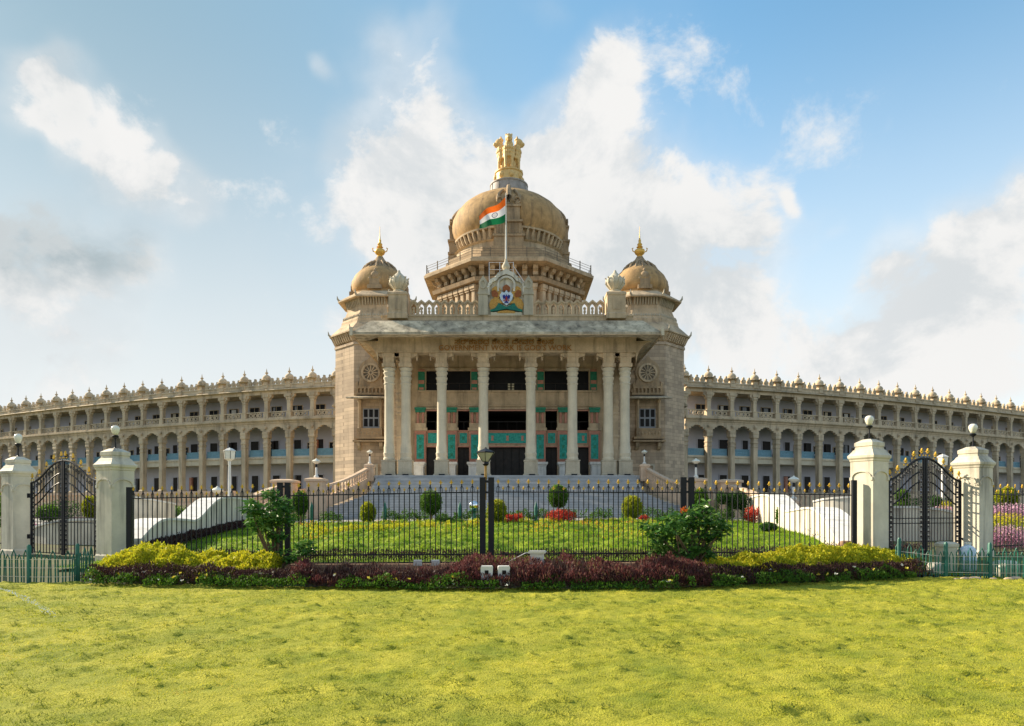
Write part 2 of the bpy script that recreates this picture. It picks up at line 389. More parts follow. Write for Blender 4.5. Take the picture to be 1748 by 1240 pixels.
# lawn in front of the beds
lawnM = mat('lawn_turf', (.27, .32, .020), .95, .25, .9, col2=(.50, .45, .045), bump=.9, bscale=45, bumpd=.03, fine=.45)
def fleck(x, y): return np.clip((fbm(x, y*2.1, 3.8, 91, 3)-.54)*7, 0, 1)
def lumps(x, y):
    return fleck(x, y)*.04 + (fbm(x, y*1.7, 1.1, 3, 3)-.45)*.05 + (fbm(x, y*2.0, 3.6, 9, 3)-.45)*.014+(fbm(x, y*1.8, 9., 19, 2)-.4)*.022 + np.maximum(fbm(x, y*1.3, 2.1, 31, 3)-.56, 0)*.14 + np.maximum(fbm(x, y*1.5, 5.5, 35, 3)-.52, 0)*.13 - np.maximum(.36-fbm(x, y*1.6, 6.5, 37, 3), 0)*.13
LX = np.linspace(-19, 19, 640); LY = np.concatenate([np.linspace(-5, 4.6, 20), np.linspace(4.7, 20.4, 330)])
sheet('lawn', LX, LY, lambda x, y: lumps(x, y), lawnM, mask=lambda x, y: y < lawn_edge(x)+.6)
def blades(name, n, region, zf, h, edge, label, m=grassM, seed=0):
    x0, x1, y0, y1 = region
    u = rng.random(n); y = y0*(y1/y0)**u if y0 > 1 else y0+(y1-y0)*u       # thinner with distance
    x = x0+(x1-x0)*rng.random(n)
    k = edge(x, y); x, y = x[k], y[k]
    d = fbm(x, y*1.4, 1.6, 40+seed, 3); k = rng.random(len(x)) < np.clip(.35+2.2*(d-.3), .2, 1); x, y = x[k], y[k]; n = len(x)
    z = zf(x, y)-.008
    fk = fleck(x, y); sz = h*(.5+rng.random(n))*(1+.15*fk)*(.75+.9*np.clip(fbm(x, y, 2.6, 50, 2)-.35, 0, 1))*(.75+.35*y/12)
    a = rng.random(n)*6.283; ln = .45+.9*rng.random(n); wx = np.cos(a+1.57)*sz*.13; wy = np.sin(a+1.57)*sz*.13
    P = np.stack([x, y, z], 1); T = P+np.stack([np.cos(a)*sz*ln, np.sin(a)*sz*ln, sz], 1)
    V = np.stack([P+np.stack([wx, wy, 0*x], 1), P-np.stack([wx, wy, 0*x], 1), T], 1).reshape(-1, 3)
    tone = fbm(x*.55, y*1.2, 1.0, 60, 4)*1.15-.10+(rng.random(n)-.5)*.4+(fbm(x, y*2.2, 4.5, 70, 3)-.45)*.9-fk*.28
    me = npmesh(name, V, np.arange(3*n).reshape(n, 3), m, np.repeat(np.clip(tone, 0, 1), 3), 3)
    return tag(put(name, me), label, 'grass', kind='stuff')
blades('grass', 800000, (-15.5, 15.5, 5.2, 20.), lumps, .030, lambda x, y: (y < lawn_edge(x)+.2) & (np.abs(x) < y*.80+1.5), 'sunlit yellow green lawn grass in front of the flower beds')
# mounded lawn behind the fence
def wallx(y, side):
    return np.interp(y, [20, 24, 31, 36, 42, 46], [-13.5, -13., -14.6, -15.6, -15.9, -16.]) if side < 0 else np.interp(y, [20, 24, 31, 37, 44, 46], [13.5, 12.0, 14.2, 14.6, 15.2, 15.3])
def mound(x, y):
    e = np.clip(np.minimum(x-wallx(y, -1), wallx(y, 1)-x)/4, 0, 1)
    return G(x, y) + .02 + e*np.clip((y-20)/6, 0, 1)*np.clip((46-y)/4, 0, 1)*((fbm(x, y*1.3, .45, 5, 4)-.45)*.45+(fbm(x, y*1.6, 1.6, 6, 3)-.45)*.62)
inb = lambda x, y: (x > wallx(y, -1)+.1) & (x < wallx(y, 1)-.1)
moundM = mat('mound_turf', (.15, .26, .010), .95, .3, .8, col2=(.34, .42, .02), bump=.9, bscale=22, bumpd=.05, fine=.5)
sheet('garden_mound', np.linspace(-16.5, 16.5, 300), np.linspace(19.9, 45.5, 260), mound, moundM, mask=inb)
blades('mound_grass', 150000, (-15.5, 15.5, 20, 45), mound, .075, inb, 'bright green grass on the mound behind the fence', leafm('mound_blades', [(0, (.04, .12, .006)), (.5, (.20, .35, .010)), (1, (.46, .50, .02))], .4), 3)
sheet('forecourt', np.linspace(-60, 60, 40), np.linspace(45.6, 69, 20), lambda x, y: G(x, y)-.03+0*x, paveM)

# ------------------------------------------------------------------ the legislature building
BX, BY = -.5, 74.
building = thing('legislature_building', 'huge domed sandstone palace with a columned portico and long arcaded wings', 'building', (BX, BY, 1.0))
def bp(name, mb, m, loc=(0,0,0), smooth=False, parent=None, rz=0, label=None):
    """a part of the building, laid out in world metres"""
    me = mb.mesh(name, m, smooth) if isinstance(mb, MB) else mb
    p = parent or building
    if p is building: l = (loc[0]-BX, loc[1]-BY, loc[2]-1.0)
    else: l = loc
    o = put(name, me, p, l, rz)
    if label: o['label'] = label
    return o
FL = 5.2
AX = -.5
# --- main masses
m = MB(); m.box(-13.6, -11.4, 75.6, 118, 1, 20.7); m.box(10.4, 12.6, 75.6, 118, 1, 20.7); m.box(-11.4, 10.4, 83, 118, 1, 20.7); m.box(-13.6, 12.6, 75.7, 118, 20.72, 21.2)
bp('central_block', m, stoneB)
m = MB(); m.plan([(-14.2, 68.9), (13.2, 68.9), (13.2, 83), (-14.2, 83)], .5, FL); bp('portico_floor', m, stepM)
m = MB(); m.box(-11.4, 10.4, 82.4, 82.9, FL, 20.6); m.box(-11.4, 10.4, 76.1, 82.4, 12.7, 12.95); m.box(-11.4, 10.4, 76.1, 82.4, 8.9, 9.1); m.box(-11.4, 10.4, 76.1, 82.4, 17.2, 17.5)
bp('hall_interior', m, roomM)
# --- back wall of the portico
def bwx(v): return AX+v
wl = MB(); D0, D1 = 75.5, 76.1
wl.box(bwx(-11), bwx(11), D0, D1, 17.1, 20.6)                       # above the top openings
wl.box(bwx(-11), bwx(11), D0, D1, 12.8, 14.9)
for a, b in ((-11, -9.0), (-4.1, -3.2), (3.2, 4.1), (9.0, 11)): wl.box(bwx(a), bwx(b), D0, D1, 14.9, 17.1)
for a, b in ((-11, -9.0), (-6.9, -5.5), (-4.2, -3.1), (3.1, 4.2), (5.5, 6.9), (9.0, 11)): wl.box(bwx(a), bwx(b), D0, D1, 10.4, 12.8); wl.box(bwx(a), bwx(b), D0, D1, FL, 8.7)
wl.box(bwx(-11), bwx(11), D0, D1, 8.7, 10.4)
bp('portico_wall', wl, stone)
m = MB()
for z, d, h in ((12.8, .22, .16), (13.15, .12, .12), (14.7, .16, .2), (17.2, .14, .16)): m.box(bwx(-9.9), bwx(9.9), D0-d, D0-.003, z, z+h)
bp('wall_moulding', m, stone)
m = MB()
for z in (12.62, 10.36, 8.62): m.box(bwx(-9.7), bwx(9.7), D0-.12, D0-.003, z, z+.13)
bp('salmon_band', m, pinkM)
def lattice_panel(x0, x1, z0, z1, y):
    t = bp('teal_panel', MB().box(x0, x1, y-.07, y-.003, z0, z1), tealM)
    r = MB(); q = .07
    r.ring([(x0-q, z0-q), (x1+q, z0-q), (x1+q, z1+q), (x0-q, z1+q)], [(x0, z0), (x1, z0), (x1, z1), (x0, z1)], y-.13, y-.004)
    put('panel_frame', r.mesh('panel_frame', pinkM), t)
    w, h = x1-x0, z1-z0; n = max(1, int(max(w, h)/.75)); mo = MB()
    for k in range(n):
        cx, cz = (x0+(k+.5)*w/n, (z0+z1)/2) if w > h else ((x0+x1)/2, z0+(k+.5)*h/n)
        if w > h:
            if k % 2 == n//2 % 2: mo.prism([(cx-.16, cz+.26), (cx-.1, cz), (cx-.16, cz-.28), (cx+.16, cz-.28), (cx+.1, cz), (cx+.16, cz+.26)], y-.11, y-.071)
        else: mo.prism([(cx+math.cos(a)*(.24 if i%2 else .11), cz+math.sin(a)*(.3 if i%2 else .14)) for i, a in enumerate([j*math.pi/4 for j in range(8)])], y-.10, y-.071)
    if mo.v: put('relief_motif', mo.mesh('relief_motif', pinkM if w > h else greenT), t)
    return t
for sx in (-1, 1):
    for x in (3.6, 6.15, 9.6):
        c = bwx(sx*x); y = D0
        p = bp('pilaster', MB().box(c-.62, c+.62, y-.28, y-.003, 6.9, 10.42), pinkM)
        lattice_panel(c-.42, c+.42, 7.3, 10.0, y-.29)
        cap = MB(); cap.box(c-.75, c+.75, y-.4, y-.004, 10.43, 10.75); cap.box(c-.6, c+.6, y-.34, y-.004, 10.76, 11.25)
        bp('pilaster_cap', cap, stone)
        for q in (-.28, .28):
            cl = MB(); cl.lathe([(.2, 11.26), (.15, 11.36), (.14, 12.3), (.19, 12.42)], 10, c+q, y-.2); bp('colonnette', cl, pinkM, smooth=True)
        g = MB(); g.box(c-.55, c+.55, y-.45, y-.28, 12.43, 12.75); g.box(c-.62, c+.62, y-.5, y-.285, 12.76, 12.98); bp('green_capital', g, greenT)
        w = MB(); w.sqs([(.58, FL), (.56, 6.3), (.62, 6.5), (.74, 6.62), (.74, 6.85)], c, y-1.7); bp('white_pedestal', w, white)
    for x, z0, z1 in ((3.65, 14.5, 17.3), (9.5, 14.5, 17.3)):
        c = bwx(sx*x)
        bp('green_pilaster', MB().box(c-.36, c+.36, D0-.2, D0-.003, 14.92, 16.95), greenT)
        [bp('salmon_rosette', MB().box(c-q[0], c+q[0], D0-.24, D0-q[1], q[2], q[3]), pinkM) for q in ((.32, .201, 15.6, 16.0), (.34, .003, 16.96, 17.19), (.25, .201, 14.95, 15.2))]
    lattice_panel(bwx(sx*4.45), bwx(sx*5.3), 9.05, 10.2, D0) if sx > 0 else lattice_panel(bwx(-5.3), bwx(-4.45), 9.05, 10.2, D0)
    lattice_panel(*((bwx(7.05), bwx(8.8)) if sx > 0 else (bwx(-8.8), bwx(-7.05))), 9.05, 10.2, D0)
lattice_panel(bwx(-2.9), bwx(2.9), 9.05, 10.2, D0)
# glazing bars and railings in the dark openings
for a, b in ((-3.1, 3.1), (-5.5, -4.2), (4.2, 5.5), (-9, -6.9), (6.9, 9)):
    r = MB(); n = max(2, int((b-a)/.9))
    r.box(bwx(a), bwx(b), D0+.3, D0+.36, 11.45, 11.52)
    for k in range(n+1): x = bwx(a+(b-a)*k/n); r.box(x-.025, x+.025, D0+.3, D0+.36, 10.42, 11.449)
    bp('gallery_railing', r, darkD)
for a, b in ((-9, -4.1), (-3.2, 3.2), (4.1, 9)):
    bp('window', MB().box(bwx(a), bwx(b), D0+.35, D0+.38, 14.91, 17.09), glassD)
    r = MB(); r.box(bwx(a), bwx(b), D0+.28, D0+.34, 15.72, 15.8)
    for k in range(1, 4): x = bwx(a+(b-a)*k/4); r.box(x-.03, x+.03, D0+.28, D0+.34, 14.91, 15.719)
    bp('window_bar', r, darkD)
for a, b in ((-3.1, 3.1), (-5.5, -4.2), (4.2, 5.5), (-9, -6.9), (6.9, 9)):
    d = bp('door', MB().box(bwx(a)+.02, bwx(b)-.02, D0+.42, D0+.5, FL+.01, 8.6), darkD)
    n = max(2, int((b-a)/.8)); r = MB()
    for k in range(n+1):
        x = bwx(a)+.05+(b-a-.1)*k/n; r.box(x-.03, x+.03, D0+.36, D0+.419, FL+.02, 8.6)
    put('door_frame', r.mesh('door_frame', roomM), d)
# lit window far inside the top gallery, seen as a small pale grid
r = MB()
for i in range(2):
    for j in range(3): r.box(bwx(.05)+i*.42, bwx(.05)+i*.42+.26, D0+.3, D0+.34, 15.0+j*.3, 15.2+j*.3)
bp('pale_window_grid', r, mat('pale_glass', (.6, .55, .4), .5))
# --- ceiling + entablature + eave of the portico
m = MB(); m.box(-13.6, 12.6, 69.3, 70.7, 17.7, 20.9); m.box(-13.6, -12.2, 70.7, 75.6, 17.7, 20.9); m.box(11.2, 12.6, 70.7, 75.6, 17.7, 20.9); m.box(-12.2, 11.2, 70.7, 75.45, 20.0, 20.9)
bp('entablature', m, stone)
m = MB(); m.box(-13.62, 12.62, 69.22, 69.297, 19.1, 19.3); m.box(-13.62, 12.62, 69.24, 69.297, 17.72, 17.86)
bp('entablature_moulding', m, stone)
# cove under the eave, then the sloping slab, hipped at both front corners
def ringpath(x0, x1, yf, yb):  # left side back -> front -> right side back
    return [(x0, yb), (x0, yf), (x1, yf), (x1, yb)]
def hip(levels, name, m, closed=True):
    """levels: (x half overhang from the entablature line, z) lists swept round three sides"""
    vs = []; fs = []; n = len(levels)
    for k in range(4):
        for o, z in levels:
            x = {0: -13.6-o, 1: -13.6-o, 2: 12.6+o, 3: 12.6+o}[k]; y = {0: 83., 1: 69.2-o*1.25, 2: 69.2-o*1.25, 3: 83.}[k]
            vs.append((x, y, z))
    for k in range(3):
        for i in range(n): j = (i+1)%n; fs.append((k*n+i, k*n+j, (k+1)*n+j, (k+1)*n+i))
    fs += [tuple(range(n-1, -1, -1)), tuple(3*n+i for i in range(n))]
    mb = MB(); mb.add(vs, fs); return bp(name, mb, m)
hip([(.003, 19.35), (.9, 18.95), (1.9, 18.86), (2.06, 18.9), (2.06, 19.12), (1.95, 19.2), (.55, 20.72), (.003, 20.9)], 'portico_eave', eaveM)
hip([(2.0, 18.80), (2.16, 18.80), (2.16, 18.895), (2.0, 18.855)], 'eave_drip', stone)
for x in (-15.7, 14.7):
    m = MB(); m.box(x-.14, x+.14, 66.45, 66.85, 18.75, 19.55); bp('eave_corner_block', m, stoneL)
for k in range(7):   # slab joints of the eave as separate cover stones
    x = -12.9+k*4.0
    bp('eave_rib', MB().prism([(x, 19.2), (x+.05, 19.2), (x+.05, 19.24), (x, 19.24)], 66.72, 66.8), eaveM)
# curved brackets under the side eaves
for sx, x0 in ((-1, -13.6), (1, 12.6)):
    vs = []; fs = []; K = 9
    for j, y in enumerate((69.4, 82.5)):
        for i in range(K):
            a = math.pi/2*i/(K-1); vs.append((x0+sx*(.02+1.75*(1-math.cos(a))), y, 16.4+2.5*math.sin(a)))
    for i in range(K-1): fs.append((i, i+1, K+i+1, K+i))
    vs += [(x0+sx*.01, 69.4, 18.9), (x0+sx*.01, 82.5, 18.9)]
    for i in range(K-1): fs.append((2*K, i+1, i)); fs.append((2*K+1, K+i, K+i+1))
    mb = MB(); mb.add(vs, fs); bp('eave_cove', mb, stone, smooth=True)
# --- inscription
def letters(body, x0, x1, zc, y, hmax):
    c = bpy.data.curves.new('inscription', 'FONT'); c.body = body; c.size = 1; c.extrude = .04; c.resolution_u = 2
    o = bpy.data.objects.new('tmp', c); C.objects.link(o); bpy.context.view_layer.update()
    dg = bpy.context.evaluated_depsgraph_get(); me = bpy.data.meshes.new_from_object(o.evaluated_get(dg))
    bpy.data.objects.remove(o); co = np.empty(len(me.vertices)*3); me.vertices.foreach_get('co', co); co = co.reshape(-1, 3)
    mn, mx_ = co.min(0), co.max(0); s = (x1-x0)/(mx_[0]-mn[0]); t = min(hmax/(mx_[1]-mn[1]), s*1.6)
    co[:,0] = (co[:,0]-mn[0])*s; co[:,1] = (co[:,1]-(mn[1]+mx_[1])/2)*t
    V = np.stack([co[:,0], -co[:,2], co[:,1]], 1); me.vertices.foreach_set('co', V.astype(np.float32).ravel())
    me.materials.clear(); me.materials.append(letterM); me.update()
    o = bp('inscription', me, None, (x0, y, zc)); o['kind'] = 'stuff'; return o
letters("ಸರ್ಕಾರದ ಕೆಲಸ ದೇವರ ಕೆಲಸ", Xp(776, 69.25), Xp(945, 69.25), 18.8, 69.20, .58)
letters("GOVERNMENT WORK IS GOD'S WORK", Xp(749, 69.25), Xp(976, 69.25), 18.17, 69.20, .56)
# --- portico columns
CY = 70.
shaft = MB(); shaft.lathe([(.60, 1.6), (.62, 1.75), (.55, 1.9), (.58, 2.1), (.62, 2.3), (.55, 2.45), (.57, 2.9), (.53, 3.05), (.52, 3.2), (.50, 3.3), (.47, 8.8), (.50, 8.9), (.50, 9.3)], 24)
shaftm = shaft.mesh('column', stoneL, 30)
neck = MB(); neck.lathe([(.50, 9.3), (.56, 9.38), (.56, 9.48), (.50, 9.55), (.52, 9.8), (.60, 9.95), (.60, 10.05), (.50, 10.15), (.52, 10.35), (.61, 10.5), (.61, 10.58), (.52, 10.68), (.56, 10.8), (.66, 10.92), (.66, 11.0), (.55, 11.05)], 24)
neckm = neck.mesh('necking', stoneL, 30)
ped = MB(); ped.sqs([(.80, 0), (.80, .14), (.70, .2), (.68, 1.45), (.74, 1.5), (.74, 1.6)]); ped.box(-.45, .45, -.705, -.69, .35, 1.3); pedm = ped.mesh('pedestal', stoneG)
capm = MB(); capm.sqs([(.60, 11.05), (.66, 11.12), (.66, 11.42), (.56, 11.44), (.56, 12.1), (.62, 12.15), (.62, 12.499)])
for s in (-1, 1):
    capm.prism([(s*.56, 12.0), (s*.80, 12.12), (s*1.15, 12.2), (s*1.25, 12.25), (s*1.25, 12.49), (s*.56, 12.49)], -.45, .45)
    capm.prism([(s*1.02, 12.19), (s*1.06, 11.85), (s*1.14, 11.78), (s*1.2, 11.86), (s*1.22, 12.2)], -.2, .2)
capm.box(-.25, .25, -.60, -.565, 11.6, 12.05)
capme = capm.mesh('capital', stone)
spot = MB(); spot.box(-.3, .3, -.12, .12, 0, .16); spotm = spot.mesh('floor_light', black)
for x, nth in zip((-12.08, -10.37, -6.7, -2.43, 2.43, 6.7, 10.37, 12.08), ('leftmost', 'second', 'third', 'fourth', 'fifth', 'sixth', 'seventh', 'rightmost')):
    c = bp('column', shaftm, None, (AX+x, CY, FL))
    put('pedestal', pedm, c); put('necking', neckm, c); put('capital', capme, c)
    tag(put('floor_light', spotm, None, (AX+x+.1, CY-.98, FL)), 'small black floodlight at the foot of the %s portico column from the left' % nth if nth[-4:] != 'most' else 'small black floodlight at the foot of the %s portico column' % nth, 'floodlight', 'floodlights at the column feet')
for x in (-12.2, 11.2):      # ornate inner pilasters at the portico's ends
    m = MB(); m.sqs([(.5, FL), (.5, 7), (.4, 7.1), (.4, 9.5), (.5, 9.7), (.4, 9.9), (.4, 12), (.5, 12.2), (.38, 12.4), (.5, 12.8), (.38, 13.1), (.5, 13.5), (.4, 13.8), (.52, 14.3), (.4, 14.6), (.55, 15.4), (.6, 17.69)], x, 74.9)
    bp('inner_pilaster', m, stone)
# --- parapet over the portico
PY = 69.5
m = MB(); m.box(-13.2, 12.2, PY-.35, PY+.35, 20.91, 21.5); m.box(-13.3, 12.3, PY-.42, PY+.42, 21.3, 21.42); m.box(-13.2, -12.4, PY+.36, 81, 20.91, 21.5); m.box(11.4, 12.2, PY+.36, 81, 20.91, 21.5)
bp('parapet_base', m, stone)
un = MB(); w = .4
un.ring([(-w, 0), (w, 0), (w, 1.1), (.2, 1.38), (0, 1.5), (-.2, 1.38), (-w, 1.1)], [(-.22, .12), (.22, .12), (.26, .85), (.13, 1.08), (0, 1.2), (-.13, 1.08), (-.26, .85)], -.12, .12)
un.prism([(-w-.02, 1.06), (0, 1.36), (w+.02, 1.06), (w+.02, 1.24), (0, 1.58), (-w-.02, 1.24)], -.2, .2)
un.ball((0, 0, .72), .16, .08, .16, 8, 5); un.prism([(-.06, .12), (.06, .12), (.14, .4), (.05, .6), (-.05, .6), (-.14, .4)], -.06, .06)
unm = un.mesh('parapet_arch', stone)
for s in (0, 1):
    a, b = (Xp(700, PY), Xp(818, PY)) if s == 0 else (Xp(912, PY), Xp(1031, PY))
    n = 9
    for k in range(n): bp('parapet_arch', unm, None, (a+(b-a)*(k+.5)/n, PY, 21.5))
for i in range(12):
    for x in (-12.8, 11.8): bp('parapet_arch', unm, None, (x, PY+1.6+i*.9, 21.5), rz=R(90))
for px in (681, 1050):
    x = Xp(px, PY); m = MB(); m.sqs([(1.0, 21.0), (1.0, 21.5), (.92, 21.6), (.92, 23.3), (1.0, 23.4), (1.0, 23.6), (.8, 23.75)], x, PY); m.box(x-.4, x+.4, PY-.97, PY-.925, 21.9, 23.0)
    p = bp('corner_pedestal', m, stone)
    u = MB(); u.lathe([(.45, 23.75), (.62, 23.85), (.62, 23.95), (.4, 24.05), (.55, 24.2), (.85, 24.6), (.92, 24.95), (.85, 25.2), (.6, 25.45), (.35, 25.7), (.2, 25.85), (.1, 26.1)], 16, x, PY)
    for k in range(10):
        a = k*math.pi/5; u.tube([(x+.5*math.cos(a), PY+.5*math.sin(a), 24.15), (x+.95*math.cos(a), PY+.95*math.sin(a), 24.7), (x+.9*math.cos(a), PY+.9*math.sin(a), 25.15), (x+1.0*math.cos(a), PY+1.0*math.sin(a), 25.3)], .09, 5)
    put('lotus_urn', u.mesh('lotus_urn', stoneL, 40), p)
# --- crest niche
EX = Xp(864.5, PY)
def ez(py): return Zp(py, PY-.3)
def ex(px): return EX+(px-865.5)*PY/1165
m = MB()
for a, b in ((818, 834), (895, 911)):
    m.box(ex(a), ex(b), PY-.55, PY+.35, 21.43, ez(504)); m.box(ex(a)-.06, ex(b)+.06, PY-.62, PY+.4, ez(504), ez(500))
    c = (ex(a)+ex(b))/2; m.prism([(c-.5, ez(500)), (c-.42, ez(490)), (c-.45, ez(482)), (c-.2, ez(476)), (c, ez(471)), (c+.2, ez(476)), (c+.45, ez(482)), (c+.42, ez(490)), (c+.5, ez(500))], PY-.45, PY+.2)
    m.ring([(c+.34*math.cos(t), ez(486)+.5*math.sin(t)) for t in np.linspace(0, 6.28, 13)[:-1]], [(c+.2*math.cos(t), ez(486)+.34*math.sin(t)) for t in np.linspace(0, 6.28, 13)[:-1]], PY-.55, PY-.45)
bp('niche_pillar', m, stoneG)
m = MB(); m.box(ex(834), ex(895), PY-.1, PY+.35, 21.43, ez(505)); 
top = [(ex(834), ez(505)), (ex(834), ez(486)), (ex(838), ez(478)), (ex(846), ez(474)), (ex(851), ez(467)), (ex(858), ez(464)), (ex(865), ez(460)), (ex(872), ez(464)), (ex(879), ez(467)), (ex(884), ez(474)), (ex(892), ez(478)), (ex(895), ez(486)), (ex(895), ez(505))]
m.prism(top, PY-.1, PY+.35)
bp('niche_back', m, whiteW)
arc = lambda r, h, n=12: [(EX+r*math.cos(t), h+r*1.0*math.sin(t)) for t in np.linspace(math.pi, 0, n)]
m = MB()
def archband(pts_o, pts_i, y0, y1, mb):
    n = len(pts_o); vs = [(x,y0,z) for x, z in pts_o]+[(x,y0,z) for x, z in pts_i]+[(x,y1,z) for x, z in pts_o]+[(x,y1,z) for x, z in pts_i]; fs = []
    for i in range(n-1): fs += [(i, n+i, n+i+1, i+1), (2*n+i, 2*n+i+1, 3*n+i+1, 3*n+i), (i, i+1, 2*n+i+1, 2*n+i), (n+i, 3*n+i, 3*n+i+1, n+i+1)]
    mb.add(vs, fs)
archband([(ex(834), ez(505))]+top[1:-1]+[(ex(895), ez(505))], [(ex(837), ez(505)), (ex(837), ez(490)), (ex(841), ez(483)), (ex(848), ez(480)), (ex(853), ez(474)), (ex(859), ez(471)), (ex(865), ez(469)), (ex(871), ez(471)), (ex(877), ez(474)), (ex(882), ez(480)), (ex(889), ez(483)), (ex(893), ez(490)), (ex(893), ez(505))], PY-.5, PY-.101, m)
archband([(ex(850), ez(498))]+arc(.93, ez(487))+[(ex(880), ez(498))], [(ex(853), ez(498))]+arc(.74, ez(487))+[(ex(877), ez(498))], PY-.42, PY-.102, m)
for s in (-1, 1):
    for k in range(5): m.ball((EX+s*(.75+.28*k), PY-.42, ez(470)-.03-.19*k-.06*k*k*.5), .17, .14, .15, 8, 5)
bp('niche_arch', m, whiteW)
cr = bp('state_crest', MB().box(ex(839), ex(892), PY-.38, PY-.103, 21.44, 21.75), stoneL)
def relief(nm, polys, y0, y1, mt):
    mb = MB()
    for p in polys: mb.prism([(ex(a), ez(b)) for a, b in p], y0, y1)
    return put(nm, mb.mesh(nm, mt), cr)
beast = [(838, 528), (836, 520), (839, 512), (845, 509), (844, 505), (840, 500), (841, 493), (846, 489), (852, 490), (856, 494), (854, 498), (858, 500), (860, 504), (855, 506), (852, 510), (856, 514), (862, 516), (861, 519), (853, 518), (849, 523), (847, 530), (841, 531)]
mirr = lambda p: [(1731-a, b) for a, b in p]
relief('crest_beast', [beast], PY-.34, PY-.104, orangeP); relief('crest_beast', [mirr(beast)], PY-.34, PY-.104, orangeP)
maneM = mat('mane_brown', (.28, .09, .03), .7, .3, 9); mane = [(841, 507), (840, 498), (846, 495), (852, 502), (850, 508)]; relief('beast_mane', [mane], PY-.38, PY-.341, maneM); relief('beast_mane', [mirr(mane)], PY-.38, PY-.341, maneM)
relief('crest_shield', [[(856, 512), (854, 505), (858, 499), (862, 501), (865.5, 496), (869, 501), (873, 499), (877, 505), (875, 512), (871, 518), (865.5, 522), (860, 518)]], PY-.45, PY-.104, bluP)
relief('crest_bird', [[(859, 506), (862, 504), (864, 507), (865.5, 503), (867, 507), (869, 504), (872, 506), (871, 511), (868, 511), (867, 516), (870, 519), (865.5, 518), (861, 519), (864, 516), (863, 511), (860, 511)]], PY-.49, PY-.451, navy)
relief('crest_bird_body', [[(864.3, 508), (866.7, 508), (867.2, 515), (863.8, 515)], [(860, 514), (862, 512), (863, 516)], [(871, 514), (869, 512), (868, 516)]], PY-.52, PY-.491, redP)
relief('crest_foliage', [[(839, 533), (838, 530), (846, 527), (850, 522), (852, 518), (857, 521), (865.5, 525), (874, 521), (879, 518), (881, 522), (885, 527), (893, 530), (892, 533), (880, 531), (865.5, 528), (851, 531)]], PY-.47, PY-.104, tealP)
relief('crest_crown', [[(860, 497), (859, 491), (862, 488), (865.5, 486), (869, 488), (872, 491), (871, 497)]], PY-.36, PY-.104, maneM)
relief('crest_base', [[(850, 535), (852, 532), (865.5, 530.5), (879, 532), (881, 535)]], PY-.43, PY-.381, orangeP)
# rooftop rail behind the niche
m = MB()
for x in (-.9+EX-.9, EX-.7, EX+.7): m.tube([(x, PY+1.2, 21.5), (x, PY+1.2, 27.4)], .035, 5)
m.tube([(EX-1.8, PY+1.2, 27.35), (EX+.7, PY+1.2, 27.35)], .03, 5); m.tube([(EX-1.8, PY+1.2, 26.6), (EX+.7, PY+1.2, 26.6)], .03, 5); m.tube([(EX+.7, PY+1.2, 27.0), (EX+1.9, PY+1.2, 25.2)], .035, 5)
bp('roof_access_rail', m, steel)
